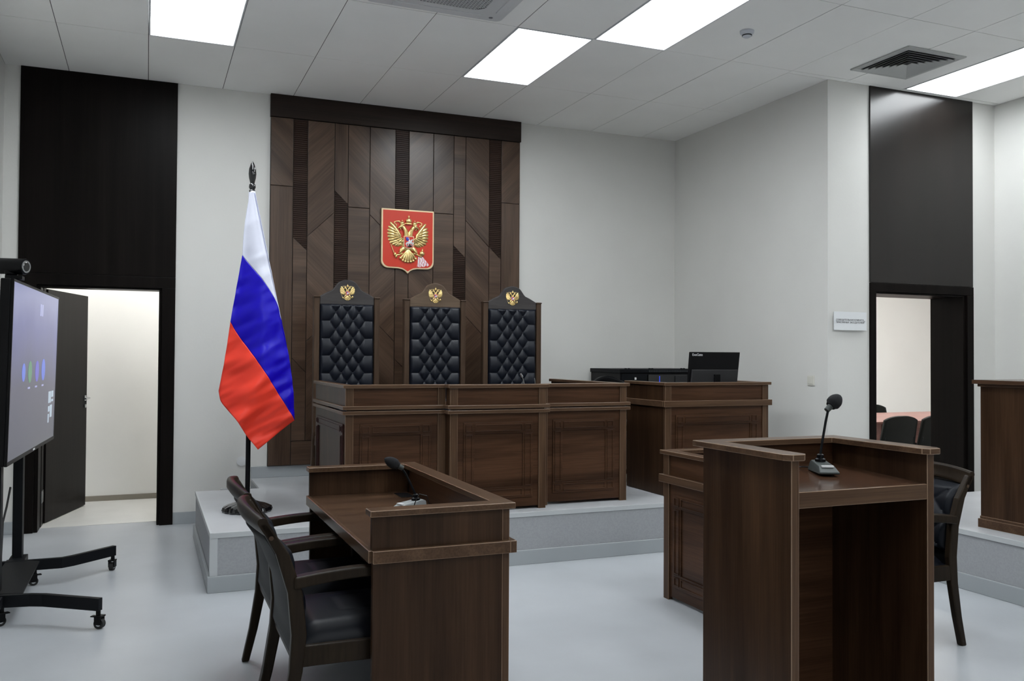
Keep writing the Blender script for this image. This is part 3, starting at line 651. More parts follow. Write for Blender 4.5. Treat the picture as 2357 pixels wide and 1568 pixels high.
def desk(name, label, loc, rz, w_, d_, left=True, right=True, wl=None, wr=None, panels=1, double=True, lframe=False, ol=1, orr=1, sidelen=None, group=None, hb=0.13, cap=0.062, pil=0.055, cat='desk', wt=None, grain='z', depth_w=None):
    """front looks to local -Y; x 0..w_, y 0..d_ ; top of worktop .745, barrier top .885"""
    t = thing(name, label, cat, loc, rz, group)
    o = 0.022                                         # overhang of ledges
    WT = 0.740
    zb0 = WT - (0.055 if double else 0.045)
    zc = 0.862; zt_ = 0.885
    wl = wl or d_; wr = wr or d_
    # front board with pilasters, lower and upper
    b = B(); b.box(0.01, w_ - 0.01, 0.012, 0.03, 0.02, zc)
    b.build('front_board', WX if grain == 'z' else WX, t)
    for xa in (0, w_ - pil):
        B().box(xa, xa + pil, 0.0, 0.03, 0.0, zb0).build('pilaster', EDGEV, t, bevel=0.0018)
        B().box(xa, xa + pil, 0.0, 0.03, WT, zc).build('upper_pilaster', EDGEV, t, bevel=0.0018)
    if panels:
        b = B(); cw = (w_ - 2 * pil) / panels
        for k in range(panels):
            frame_panel(b, pil + cw * k + 0.045, pil + cw * (k + 1) - 0.045, 0.085, zb0 - 0.065, 0.012)
        b.build('raised_frame', WX, t, bevel=0.0012)
    # sides
    for side, on, L_ in (('l', left, wl), ('r', right, wr)):
        xa, xb = (0.0, 0.025) if side == 'l' else (w_ - 0.025, w_)
        b = B(); b.box(xa, xb, 0.03, L_ - 0.004, 0.004, zb0 + 0.002)
        b.build('side_panel', WV, t, bevel=0.0015)
        if not on and sidelen: B().box(xa, xb, 0.03, 0.094, WT, zc).build('side_upstand', WV, t, bevel=0.0015)
        if on: B().box(xa, xb, 0.03, L_, WT, zc).build('side_upstand', WV, t, bevel=0.0015)
    if lframe:
        b = B(); frame_panel(b, 0.05, wl - 0.09, 0.085, zb0 - 0.065, 0.0, 0.07); b.xf(Matrix.Rotation(-PI / 2, 4, 'Z')); b.xf(Matrix.Translation((0.0, 0, 0)))
        # rotated so it faces local -X
        b.xf(Matrix.Scale(-1, 4, (0, 1, 0)))
        b.build('side_frame', wood('reddish_side_frame', (0, 0, 0), (14, 14, 1.0), (0.030, 0.012, 0.012), (0.060, 0.028, 0.026), 0.35), t, bevel=0.0012)
    # worktop
    dw = depth_w or d_
    B().box(0.0 if not left else 0.002, w_ if not right else w_ - 0.002, 0.004, dw, WT - 0.024, WT).build('worktop', WY if grain == 'y' else WX, t, bevel=0.0015)
    # ledges
    b = B()
    def ledge(z0, z1, ov):
        b.box(-ov * ol, w_ + ov * orr, -ov, 0.004, z0, z1)
        if ol: b.box(-ov, 0.002, 0.004, sidelen or wl, z0, z1)
        if orr: b.box(w_ - 0.002, w_ + ov, 0.004, sidelen or wr, z0, z1)
    if double: ledge(WT - 0.022, WT + 0.002, o); ledge(WT - 0.055, WT - 0.032, o)
    else: ledge(WT - 0.045, WT + 0.001, o)
    b.build('ledge', EDGE, t, bevel=0.002)
    # user-side apron edge of worktop
    B().box(0.0, w_, dw - 0.006, dw + 0.012, WT - 0.045, WT + 0.0005).build('worktop_edge', EDGE, t, bevel=0.002)
    # cap
    ov = 0.018
    xl, xr = -ov * ol, w_ + ov * orr
    cpl = [(xl, -ov), (xr, -ov)]
    if right: cpl += [(w_ + ov, wr + 0.01), (w_ + ov - cap, wr + 0.01), (w_ + ov - cap, -ov + cap)]
    else: cpl += [(xr, -ov + cap)]
    if left: cpl += [(-ov + cap, -ov + cap), (-ov + cap, wl + 0.01), (-ov, wl + 0.01)]
    else: cpl += [(xl, -ov + cap)]
    B().prism(cpl, 'z', zc, zt_).build('cap_rail', EDGE, t, bevel=0.0025)
    return t

# judges' bench in three units
GB = "units of the judges' bench"
desk('bench_unit', 'left unit of the judges bench, with side return and framed end panel', (1.225, 5.87, ZP), 0, 0.70, 1.12, True, False, lframe=True, orr=0, panels=1, group=GB, wr=0.6, cat='desk', hb=0.12, depth_w=0.62)
c_ = desk('bench_unit', 'middle unit of the judges bench, projecting forward of its two neighbours', (1.928, 5.775, ZP), 0, 0.722, 0.60, False, False, panels=1, group=GB, sidelen=0.070, cap=0.112)
desk('bench_unit', 'right unit of the judges bench, side return toward the office chair', (2.652, 5.87, ZP), 0, 0.712, 1.30, False, True, ol=0, panels=1, group=GB, wl=0.6, depth_w=0.62)
# clerk
desk('clerk_desk', 'raised clerk desk with a monitor on it, right of the judges bench', (3.735, 5.915, ZP), 0, 0.985, 0.60, True, True, panels=1, double=False)
# parties' desks
fd = desk('party_desk', 'walnut desk in front with two black armchairs tucked in, nearest at left', (1.29, 3.14, 0), PI / 2, 1.345, 0.535, True, True, panels=2, double=False, cap=0.078, grain='y', group='desks of the two parties')
B().box(1.12, 1.26, 0.05, 0.12, 0.7395, 0.743).build('cable_grommet', BLACK, fd, bevel=0.002)
sd = desk('party_desk', 'walnut desk half hidden behind the lectern, framed front facing left', (2.885, 4.585, 0), -PI / 2, 1.37, 0.535, True, True, panels=2, double=False, cap=0.078, grain='y', group='desks of the two parties')
fd['label'] = 'walnut desk in the left foreground with a microphone and two armchairs tucked in'

# ------------------------------------------------------------ lectern
lt = thing('lectern', 'tall open-backed walnut lectern with raised rim, in the right foreground', 'lectern', (2.0, 2.385, 0))
LW, LD = 0.64, 0.51
for x0_ in (0.0, LW - 0.03):
    B().box(x0_, x0_ + 0.03, 0.004, LD, 0.0, 1.098).build('side_panel', WV, lt, bevel=0.0015)
    B().box(x0_ - 0.001, x0_ + 0.031, 0.0, 0.005, 0.0, 1.098).build('edge_strip', EDGEV, lt, bevel=0.0012)
B().box(0.03, LW - 0.03, LD - 0.03, LD, 0.0, 1.098).build('front_panel', WX, lt)
B().prism([(0.004, 0.965), (0.004, 0.99), (LD - 0.03, 1.012), (LD - 0.03, 0.987)], 'x', 0.03, LW - 0.03).build('reading_surface', wood('reading_surface_walnut', (0, PI / 2, 0), (14, 14, 1.0), (0.045, 0.020, 0.0115), (0.095, 0.050, 0.030), 0.15, spec=0.5, bmp=0.01), lt, bevel=0.0015)
B().box(0.03, LW - 0.03, 0.002, 0.024, 0.935, 0.9905).build('apron', EDGE, lt, bevel=0.002)
ov = 0.03; cw = 0.088
B().prism([(-ov, LD + ov), (-ov, 0.01), (-ov + 0.02, -0.02), (-ov + cw - 0.02, -0.02), (-ov + cw, 0.0), (-ov + cw, LD + ov - cw), (LW + ov - cw, LD + ov - cw), (LW + ov - cw, 0.0), (LW + ov - cw + 0.02, -0.02), (LW + ov - 0.02, -0.02), (LW + ov, 0.01), (LW + ov, LD + ov)], 'z', 1.098, 1.120).build('cap_rail', EDGE, lt, bevel=0.0025)

# ------------------------------------------------------------ microphones
def mic(label, loc, rz, neck, head_dir, head_len=0.07, head_r=0.026, group='gooseneck microphones', cable=None, sc_=1.0, light_base=False):
    t = thing('gooseneck_microphone', label, 'microphone', loc, rz, group)
    b = B()
    prof = [(-0.075, 0.0), (0.075, 0.0), (0.078, 0.008), (0.040, 0.030), (-0.060, 0.040), (-0.075, 0.034)]
    b.prism(prof, 'x', -0.038, 0.038)
    bm = b.bm
    for v in bm.verts:
        if v.co.z > 0.02: v.co.x *= 0.72
    b.xf(Matrix.Rotation(PI, 4, 'Z')); b.build('base', mat('light_grey_plastic', (0.30, 0.32, 0.325), 0.35) if light_base else GREYP, t, bevel=0.007, seg=3, smooth=False)
    B().box(-0.022, 0.022, -0.056, -0.034, 0.0205, 0.0265).xf(Matrix.Translation((0, 0, 0.0035))).build('label_window', WHITEP, t)
    B().lathe([(0.020, 0.034), (0.020, 0.046), (0.013, 0.050), (0.013, 0.062), (0.008, 0.066)], (0, 0.035, 0)).build('socket', BLACK, t, smooth=True)
    Rl = Matrix.Rotation(-rz, 3, 'Z')
    pts = [Vector((0, 0.035, 0.06))] + [Rl @ Vector(p) for p in neck]
    B().tube(pts, 0.0048, 10).build('gooseneck', BMETAL, t, smooth=True)
    e = pts[-1]; d = (Rl @ Vector(head_dir)).normalized()
    B().tube([e - d * 0.012, e + d * 0.022], [0.011, 0.013], 14).build('collar', GREYP, t, smooth=True)
    n = 10; pp = []; rr = []
    for k in range(n + 1):
        a = k / n; pp.append(e + d * (0.012 + head_len * a)); rr.append(max(0.002, head_r * math.sin(PI * (0.22 + 0.78 * a)) ** 0.55 * (0.86 if a < 0.15 else 1)))
    B().tube(pp, rr, 18).build('foam_head', FOAM, t, smooth=True)
    if cable:
        B().tube([Vector(p) for p in cable], 0.0025, 8).build('cable', RUBBER, t, smooth=True)
    return t
# lectern mic: neck foot world (2.405,2.70,1.07) -> head (2.471,2.70,1.279)
mic('gooseneck microphone with dark grey base standing on the lectern', (2.386, 2.668, 1.0085), math.radians(-24),
    [(0.026, 0.032, 0.12), (0.040, 0.031, 0.19), (0.053, 0.030, 0.240)], (0.66, -0.05, 0.60), 0.062, 0.028,
    cable=[(-0.03, 0.075, 0.01), (-0.05, 0.11, 0.006), (-0.10, 0.10, 0.006), (-0.14, 0.05, 0.006)])
mic('gooseneck microphone with pale base on the left foreground desk', (1.120, 3.935, 0.7405), math.radians(-70),
    [(0.004, 0.010, 0.12), (-0.020, 0.008, 0.165), (-0.042, 0.005, 0.192)], (-0.80, 0.0, 0.45), 0.075, 0.025, light_base=True,
    cable=[(0.03, 0.06, 0.008), (0.10, 0.04, 0.004), (0.125, 0.02, 0.035), (0.13, 0.0, 0.075), (0.115, -0.03, 0.085), (0.10, -0.04, 0.05), (0.09, -0.05, 0.005)])
jm = thing('desk_microphone', 'thin silver-tipped microphone behind the rim of the middle bench unit', 'microphone', (2.68, 6.24, ZP + 0.7405), 0)
B().box(-0.03, 0.10, -0.05, 0.05, 0.0, 0.025).build('base', GREYP, jm, bevel=0.006)
B().tube([(0.0, 0, 0.02), (-0.002, 0, 0.13), (-0.02, 0, 0.19)], 0.004, 8).build('gooseneck', STEEL, jm, smooth=True)
B().tube([(-0.02, 0, 0.185), (-0.034, -0.004, 0.208)], [0.010, 0.007], 10).build('head', mat('silver_mesh', (0.45, 0.46, 0.48), 0.35, metal=0.8), jm, smooth=True)
B().tube([(0.09, 0, 0.02), (0.088, 0, 0.15), (0.082, 0, 0.175)], 0.0035, 8).build('second_stem', STEEL, jm, smooth=True)

# ------------------------------------------------------------ conference armchairs
def make_armchair(loc, rz, label):
    """faces local +X; rear at low x; origin on floor at centre of rear feet"""
    t = thing('armchair', label, 'chair', loc, rz, 'wood-framed black leather armchairs')
    HW = 0.285
    prof_c = [(0.0, 0.0), (0.035, 0.15), (0.065, 0.32), (0.075, 0.45), (0.06, 0.60), (0.015, 0.74), (-0.055, 0.855)]
    hw_ = [0.017, 0.020, 0.024, 0.027, 0.026, 0.023, 0.017]
    for sy in (-1, 1):
        L_, R_ = [], []
        for i, ((x, z), h) in enumerate(zip(prof_c, hw_)):
            L_.append((x - h, z)); R_.append((x + h, z))
        ya, yb = (sy * HW - 0.0 * sy, sy * (HW - 0.035))
        b = B(); b.prism(L_ + R_[::-1], 'y', min(ya, yb), max(ya, yb)); 
        b.build('rear_leg', FRAMEW, t, bevel=0.007, seg=3)
        B().tube([(-0.025, sy * (HW + 0.001), 0.80), (-0.025, sy * (HW - 0.003), 0.80)], 0.008, 12).build('screw_cap', THRW, t)
        B().prism([(0.50, 0), (0.535, 0), (0.545, 0.42), (0.535, 0.64), (0.495, 0.64), (0.50, 0.42)], 'y', min(ya, yb), max(ya, yb)).build('front_leg', FRAMEW, t, bevel=0.005)
        ap = []
        for k in range(13):
            a = k / 12; x = 0.055 + a * 0.50; z = 0.628 + 0.034 * math.sin(PI * (0.10 + 0.72 * a)) - (0.006 * a)
            ap.append((x, z))
        up = [(x, z + 0.018) for x, z in ap]; lo = [(x, z - 0.016 - 0.008 * (1 - i / 12)) for i, (x, z) in enumerate(ap)]
        B().prism(up + lo[::-1], 'y', min(sy * (HW + 0.012), sy * (HW - 0.040)), max(sy * (HW + 0.012), sy * (HW - 0.040))).build('armrest', FRAMEW, t, bevel=0.007, seg=3)
    def bx(z):   # centre line of the back
        for (xa, za), (xb, zb) in zip(prof_c, prof_c[1:]):
            if za <= z <= zb: return xa + (xb - xa) * (z - za) / (zb - za)
        return prof_c[-1][0]
    # crest rail, bowed backwards and arched
    cr = B()
    def crest(s, v):
        y = (s - 0.5) * 2 * (HW - 0.0); bow = 0.038 * (1 - (2 * s - 1) ** 2)
        th = v * 2 * PI
        hh = 0.036; zc_ = 0.835 + 0.020 * (1 - (2 * s - 1) ** 2)
        cx, sx_ = math.cos(th), math.sin(th)
        px = 0.019 * (abs(cx) ** 0.6) * (1 if cx > 0 else -1); pz = hh * (abs(sx_) ** 0.6) * (1 if sx_ > 0 else -1)
        z = zc_ + pz
        return (bx(min(z, 0.855)) - bow + px + 0.0, y, z)
    cr.grid(crest, 24, 20); bmesh.ops.remove_doubles(cr.bm, verts=cr.bm.verts, dist=1e-4); bmesh.ops.holes_fill(cr.bm, edges=[e for e in cr.bm.edges if e.is_boundary])
    cr.build('crest_rail', FRAMEW, t, smooth=True)
    # rear upholstery shell and tufted front
    bk = B()
    def back(s, v):
        y = (s - 0.5) * 2 * (HW - 0.034); z = 0.375 + 0.430 * v; bow = 0.038 * (1 - (2 * s - 1) ** 2) * (0.05 + 0.95 * v)
        return (bx(z) - bow - 0.012, y, z)
    bk.grid(back, 18, 18); bk.build('back_shell', LEATHB, t, smooth=True, solid=0.012)
    fr = B()
    def front(s, v):
        y = (s - 0.5) * 2 * (HW - 0.036); z = 0.47 + 0.335 * v; bow = 0.038 * (1 - (2 * s - 1) ** 2) * (0.25 + 0.75 * v)
        e = min(1, min(s, 1 - s) / 0.06); f = min(1, min(v, 1 - v) / 0.08); rim = math.sin(PI / 2 * e) * math.sin(PI / 2 * f)
        p = (s * 4 + v * 4) / 2; q = (s * 4 - v * 4) / 2
        m_ = (abs(math.sin(PI * p)) * abs(math.sin(PI * q))) ** 0.45
        return (bx(z) - bow + 0.004 + rim * (0.022 + 0.020 * m_), y, z)
    fr.grid(front, 60, 50); fr.build('tufted_back', LEATHA, t, smooth=True)
    st = B()
    def seat(s, v):
        s = 0.5 - 0.5 * math.cos(PI * s); v = 0.5 - 0.5 * math.cos(PI * v)
        x = 0.082 + 0.480 * s; y = (v - 0.5) * 2 * (HW - 0.034)
        e = min(1, min(s, 1 - s) / 0.16); f = min(1, min(v, 1 - v) / 0.16)
        dome = (math.sin(PI / 2 * e) * math.sin(PI / 2 * f)) ** 0.6
        base = 0.400 + 0.066 * dome + 0.014 * math.sin(PI * s) * math.sin(PI * v)
        cre = 0.0
        for c in (0.30, 0.70): cre += math.exp(-((v - c) / 0.014) ** 2) * math.exp(-((s - 0.5) / 0.13) ** 4)
        for c in (0.36, 0.64): cre += math.exp(-((s - c) / 0.014) ** 2) * math.exp(-((v - 0.5) / 0.20) ** 4)
        return (x, y, base - 0.0045 * min(1, cre))
    st.grid(seat, 60, 60, close_back=(0, 0, 0.40)); st.build('seat', LEATHA, t, smooth=True)
    b = B(); b.box(0.52, 0.545, -HW + 0.035, HW - 0.035, 0.335, 0.40); b.box(0.06, 0.09, -HW + 0.035, HW - 0.035, 0.335, 0.40)
    b.box(0.085, 0.52, -HW + 0.004, -HW + 0.030, 0.335, 0.41); b.box(0.085, 0.52, HW - 0.030, HW - 0.004, 0.335, 0.41)
    b.build('seat_rail', FRAMEW, t, bevel=0.004)
    return t
ac = make_armchair((0.435, 3.475, 0), 0, 'black leather armchair tucked into the left foreground desk, nearer of the two')
a2 = copy_tree(ac); a2.location = (0.445, 4.085, 0); a2['label'] = 'black leather armchair tucked into the left foreground desk, farther of the two'
a3 = copy_tree(ac); a3.location = (3.815, 3.545, 0); a3.rotation_euler = (0, 0, PI); a3['label'] = 'black leather armchair with tufted back, right of the lectern'

# ------------------------------------------------------------ display on a wheeled stand
SA = math.atan2(0.073, 1.60)   # screen slightly turned
tv = thing('display_cart', 'black wheeled stand with two posts carrying a large flat screen at left', 'tv stand', (-0.62, 5.90, 0))
for k, y in enumerate((0.50, -0.42)):
    B().box(-0.150, -0.095, y - 0.045, y + 0.045, 0.14, 1.72).build('post', BMETAL, tv, bevel=0.004)
B().box(-0.165, -0.07, -0.62, 0.56, 0.105, 0.155).build('crossbar', BMETAL, tv, bevel=0.004)
B().prism([(-0.17, -0.46), (0.02, -0.50), (0.02, 0.30), (-0.17, 0.40)], 'z', 0.15, 0.158).build('base_plate', BMETAL, tv)
def leg(pts):
    b = B(); th = 0.016
    n = len(pts)
    left_, right_ = [], []
    for i, p in enumerate(pts):
        a = Vector(pts[max(i - 1, 0)]); c = Vector(pts[min(i + 1, n - 1)]); d = (c - a).normalized(); nrm = Vector((-d.y, d.x))
        left_.append(Vector(p) + nrm * th); right_.append(Vector(p) - nrm * th)
    b.prism([tuple(v) for v in left_] + [tuple(v) for v in right_[::-1]], 'z', 0.095, 0.16)
    return b
leg([(-0.20, 0.345), (-0.08, 0.343), (0.14, 0.345), (0.20, 0.385), (0.435, 0.61)]).build('leg', BMETAL, tv, bevel=0.002)
leg([(-0.20, -0.51), (-0.09, -0.51), (0.06, -0.535), (0.13, -0.565), (0.41, -0.765)]).build('leg', BMETAL, tv, bevel=0.002)
def caster(x, y, a, tall=0.095):
    M_ = Matrix.Translation((x, y, 0)) @ Matrix.Rotation(a, 4, 'Z')
    c = B(); c.tube([(0, 0, tall), (0, 0, 0.060)], 0.012, 12); c.box(-0.024, 0.012, -0.021, -0.014, 0.022, 0.068); c.box(-0.024, 0.012, 0.014, 0.021, 0.022, 0.068); c.box(-0.03, 0.016, -0.021, 0.021, 0.062, 0.070)
    c.box(0.01, 0.038, -0.014, 0.014, 0.060, 0.066); c.xf(M_); f = c.build('caster_fork', BLACK, tv, bevel=0.002)
    wv = B(); wv.tube([(-0.008, -0.013, 0.027), (-0.008, 0.013, 0.027)], 0.027, 20); wv.xf(M_); wv.build('caster_wheel', RUBBER, f, smooth=True)
    hb_ = B(); hb_.tube([(-0.008, -0.0145, 0.027), (-0.008, 0.0145, 0.027)], 0.014, 16); hb_.xf(M_); hb_.build('wheel_hub', STEEL, f, smooth=True)
caster(0.425, 0.60, 1.2); caster(-0.01, 0.345, 0.3); caster(0.40, -0.755, 2.6); caster(-0.075, -0.52, 0.5)
B().tube([(-0.145, 0.30, 0.62), (-0.15, 0.20, 0.52), (-0.15, 0.05, 0.45), (-0.14, -0.05, 0.38), (-0.14, -0.10, 0.20)], 0.006, 8).build('cable', RUBBER, tv, smooth=True)
B().box(-0.10, -0.074, -0.40, 0.40, 1.15, 1.55).build('mount_plate', BMETAL, tv, bevel=0.003)
sn = thing('flat_screen_display', 'large flat screen showing a blue-grey home page, mounted on the wheeled stand', 'display', (-0.612, 5.90, 0.868), -SA)
SW, SH = 0.80, 0.955
sn.rotation_euler = (0, math.radians(1.2), -SA)
B().box(-0.060, -0.012, -SW, SW, 0.0, SH).build('housing', BLACK, sn, bevel=0.006)
b = B()
for (a, c, d, e) in ((-SW, SW, 0, 0.022), (-SW, SW, SH - 0.014, SH), (-SW, -SW + 0.014, 0.022, SH - 0.014), (SW - 0.014, SW, 0.022, SH - 0.014)): b.box(-0.012, 0.002, a, c, d, e)
b.build('bezel', BLACK, sn, bevel=0.002)
# lit screen
m = bpy.data.materials.new('screen_picture'); m.use_nodes = True; nt = m.node_tree; pb = nt.nodes['Principled BSDF']; L = nt.links.new
pb.inputs['Base Color'].default_value = (0.02, 0.02, 0.025, 1); pb.inputs['Roughness'].default_value = 0.3; pb.inputs['Specular IOR Level'].default_value = 0.25
tc = nt.nodes.new('ShaderNodeTexCoord'); mp = nt.nodes.new('ShaderNodeMapping'); L(tc.outputs['Object'], mp.inputs['Vector'])
nz = nt.nodes.new('ShaderNodeTexNoise'); nz.inputs['Scale'].default_value = 1.6; nz.inputs['Detail'].default_value = 3; L(mp.outputs['Vector'], nz.inputs['Vector'])
sp = nt.nodes.new('ShaderNodeSeparateXYZ'); L(tc.outputs['Object'], sp.inputs['Vector'])
md = nt.nodes.new('ShaderNodeMath'); md.operation = 'MULTIPLY_ADD'; md.inputs[1].default_value = 0.30; L(nz.outputs['Fac'], md.inputs[0]); L(sp.outputs['Z'], md.inputs[2])
rp = nt.nodes.new('ShaderNodeValToRGB'); e = rp.color_ramp.elements
e[0].position = 0.15; e[0].color = (0.105, 0.11, 0.135, 1); e[1].position = 1.05; e[1].color = (0.24, 0.26, 0.45, 1)
k = rp.color_ramp.elements.new(0.55); k.color = (0.120, 0.120, 0.165, 1); k = rp.color_ramp.elements.new(0.85); k.color = (0.15, 0.16, 0.34, 1)
L(md.outputs[0], rp.inputs['Fac']); L(rp.outputs['Color'], pb.inputs['Emission Color']); pb.inputs['Emission Strength'].default_value = 0.9
B().box(-0.004, 0.0, -SW + 0.014, SW - 0.014, 0.022, SH - 0.014).build('screen', m, sn)
def icon(y, z, r, col, nm='app_icon'):
    im = mat('screen_%s_%02d' % (nm, int(col[0] * 99) + int(col[1] * 99) * 2), col, 0.3, emis=col, estr=1.0)
    bb = B(); bb.tube([(0.0, y, z), (0.0012, y, z)], r, 24); bb.build(nm, im, sn)
icon(-0.22, 0.47, 0.062, (0.07, 0.17, 0.10)); icon(0.02, 0.47, 0.062, (0.10, 0.09, 0.34)); icon(0.25, 0.475, 0.066, (0.09, 0.13, 0.42)); icon(-0.42, 0.47, 0.05, (0.125, 0.11, 0.175))
CK = mat('screen_text', (0.3, 0.36, 0.42), 0.3, emis=(0.30, 0.36, 0.42), estr=1.0)
FACE = Matrix(((0, 0, 1, 0), (1, 0, 0, 0), (0, 1, 0, 0), (0, 0, 0, 1)))   # text XY -> YZ, facing +X
b = B()
for (y0, z0, y1, z1) in ((0.50, 0.255, 0.545, 0.33), (0.56, 0.255, 0.60, 0.33), (0.62, 0.26, 0.70, 0.275), (0.62, 0.29, 0.70, 0.33), (0.50, 0.20, 0.56, 0.235), (0.58, 0.16, 0.66, 0.24), (0.50, 0.13, 0.54, 0.185)):
    b.box(0.0, 0.001, y0, y1, z0, z1)
b.build('clock_widget', CK, sn)
b = B(); b.box(0.0, 0.001, 0.06, 0.10, 0.80, 0.87); b.box(0.0, 0.001, 0.12, 0.16, 0.80, 0.87)
for y in (-0.24, 0.0, 0.24): b.box(0.0, 0.001, y - 0.035, y + 0.035, 0.375, 0.385)
b.build('screen_captions', mat('screen_caption', (0.24, 0.25, 0.40), 0.3, emis=(0.26, 0.27, 0.42), estr=1.0), sn)
B().box(0.002, 0.0035, -0.03, 0.03, 0.006, 0.016).build('logo', LBL, sn)
vc = thing('video_camera', 'black cylindrical video camera on top of the flat screen', 'camera', (-0.655, 5.27, 1.828))
B().box(-0.03, 0.05, -0.05, 0.05, 0.0, 0.02).build('bracket', BLACK, vc, bevel=0.003)
B().box(-0.035, 0.025, -0.026, 0.026, 0.02, 0.075).build('neck', BLACK, vc, bevel=0.01)
ax = Vector((0.85, -0.50, -0.04)).normalized(); cc = Vector((0.0, 0.0, 0.070))
B().tube([cc - ax * 0.078, cc - ax * 0.072, cc + ax * 0.070, cc + ax * 0.076], [0.036, 0.042, 0.042, 0.040], 32).build('body', BLACK, vc, smooth=True)
B().tube([cc + ax * 0.074, cc + ax * 0.079], [0.033, 0.032], 28).build('lens_ring', STEEL, vc, smooth=True)
B().tube([cc + ax * 0.076, cc + ax * 0.081], [0.027, 0.022], 28).build('lens', BLACKG, vc, smooth=True)

# ------------------------------------------------------------ flag and flagpole
fl = thing('flagpole', 'black flagpole with spear finial and scalloped round base, left of the bench', 'flagpole', (0.655, 6.38, ZP))
B().lathe([(0.165, 0.0), (0.172, 0.012), (0.165, 0.032), (0.13, 0.048), (0.09, 0.058), (0.05, 0.075), (0.032, 0.095), (0.024, 0.12)], seg=96, lobes=16, amp=0.07).build('base', BLACKG, fl, smooth=True)
B().tube([(0, 0, 0.10), (0.01, 0, 2.22)], 0.0165, 16).build('pole', BLACK, fl, smooth=True)
B().lathe([(0.018, 0), (0.022, 0.012), (0.016, 0.02), (0.023, 0.035), (0.021, 0.055), (0.014, 0.062), (0.023, 0.10), (0.026, 0.13), (0.023, 0.165), (0.012, 0.20), (0.002, 0.218)], (0.01, 0, 2.215)).build('finial', BLACKG, fl, smooth=True)
fg = thing('flag', 'draped white blue and red tricolour flag hanging from the pole', 'flag', (0.655, 6.38, 0))
def lerp(a, c, t): return a + (c - a) * t
def poly_at(pts, t):
    x = t * (len(pts) - 1); i = min(int(x), len(pts) - 2); f = x - i
    # Catmull-Rom
    p0 = pts[max(i - 1, 0)]; p1 = pts[i]; p2 = pts[i + 1]; p3 = pts[min(i + 2, len(pts) - 1)]
    return tuple(0.5 * ((2 * b_) + (-a_ + c_) * f + (2 * a_ - 5 * b_ + 4 * c_ - d_) * f * f + (-a_ + 3 * b_ - 3 * c_ + d_) * f ** 3) for a_, b_, c_, d_ in zip(p0, p1, p2, p3))
D0 = [(0.650, 2.575), (0.660, 2.578), (0.668, 2.579), (0.678, 2.578)]
D1 = [(0.600, 2.130), (0.651, 2.060), (0.741, 1.945), (0.814, 1.832), (0.846, 1.755), (0.862, 1.690)]
D2 = [(0.525, 1.668), (0.570, 1.588), (0.640, 1.483), (0.732, 1.343), (0.800, 1.240), (0.870, 1.130), (0.935, 1.030), (0.962, 0.985)]
D3 = [(0.455, 1.194), (0.468, 1.125), (0.515, 1.060), (0.562, 0.999), (0.605, 0.935), (0.644, 0.877), (0.680, 0.832), (0.713, 0.790)]
RB = {0: 0.03, 1: 0.030, 2: 0.0}
def fold(x, z, s):
    """depth of cloth relative to pole plane: gathered at top, folds fanning out"""
    t = min(1, max(0, (2.58 - z) / 1.5)); amp = 0.012 + 0.035 * t
    f = math.sin(s * 9.5 + 0.6) * 0.55 + math.sin(s * 17 + z * 3) * 0.22
    q_ = z * 0.88 - x * 0.47; r_ = x * 0.88 + z * 0.47
    wr = 0.028 * t * noise.noise(Vector((q_ * 15, r_ * 4.5, 1.3))) + 0.008 * t * noise.noise(Vector((q_ * 34, r_ * 7, 7.7)))
    return -0.045 - 0.10 * t * math.sin(PI * s) + amp * f + wr
b = B()
bands = [(D0, D1, 0), (D1, D2, 1), (D2, D3, 2)]
NS, NT = 80, 46
for A_, C2, mi in bands:
    def fn(s, t, A_=A_, C2=C2, mi=mi):
        pa, pc = poly_at(A_, s), poly_at(C2, s)
        x = lerp(pa[0], pc[0], t); z = lerp(pa[1], pc[1], t)
        if mi == 0: x += 0.018 * math.sin(PI * t) * (1 - s) * -0.6 + 0.0
        if mi == 1: x += 0.022 * math.sin(PI * t) * max(0, s - 0.6) / 0.4
        if mi == 2: x += 0.010 * math.sin(PI * t) * (0.5 - s)
        if mi == 2 and s > 0.8: x += 0.004 * math.sin(t * 3)
        return (x - 0.655, fold(x, z, s), z)
    b.grid(fn, NS, NT, mi=mi)
b.build('cloth', [FL_W, FL_B, FL_R], fg, smooth=True, weld=False, solid=0.003)
# sleeve around the pole
b = B(); b.tube([(0.008, 0, 2.575), (0.006, 0, 2.3), (0.0, -0.005, 2.0), (-0.01, -0.01, 1.6), (-0.012, -0.01, 1.3)], [0.022, 0.026, 0.028, 0.03, 0.03], 16)
b.build('sleeve', FL_W, fg, smooth=True)
def back_drape(s, t):
    x = lerp(lerp(0.64, 0.70, s), lerp(0.56, 0.84, s), t); z = lerp(1.93, 1.15 + 0.15 * math.sin(4 * s), t)
    return (x - 0.655, 0.03 + 0.05 * t * math.sin(PI * s) + 0.02 * t * math.sin(s * 14), z)
b = B(); b.grid(back_drape, 30, 30); b.build('rear_fold', FL_B, fg, smooth=True, solid=0.003)

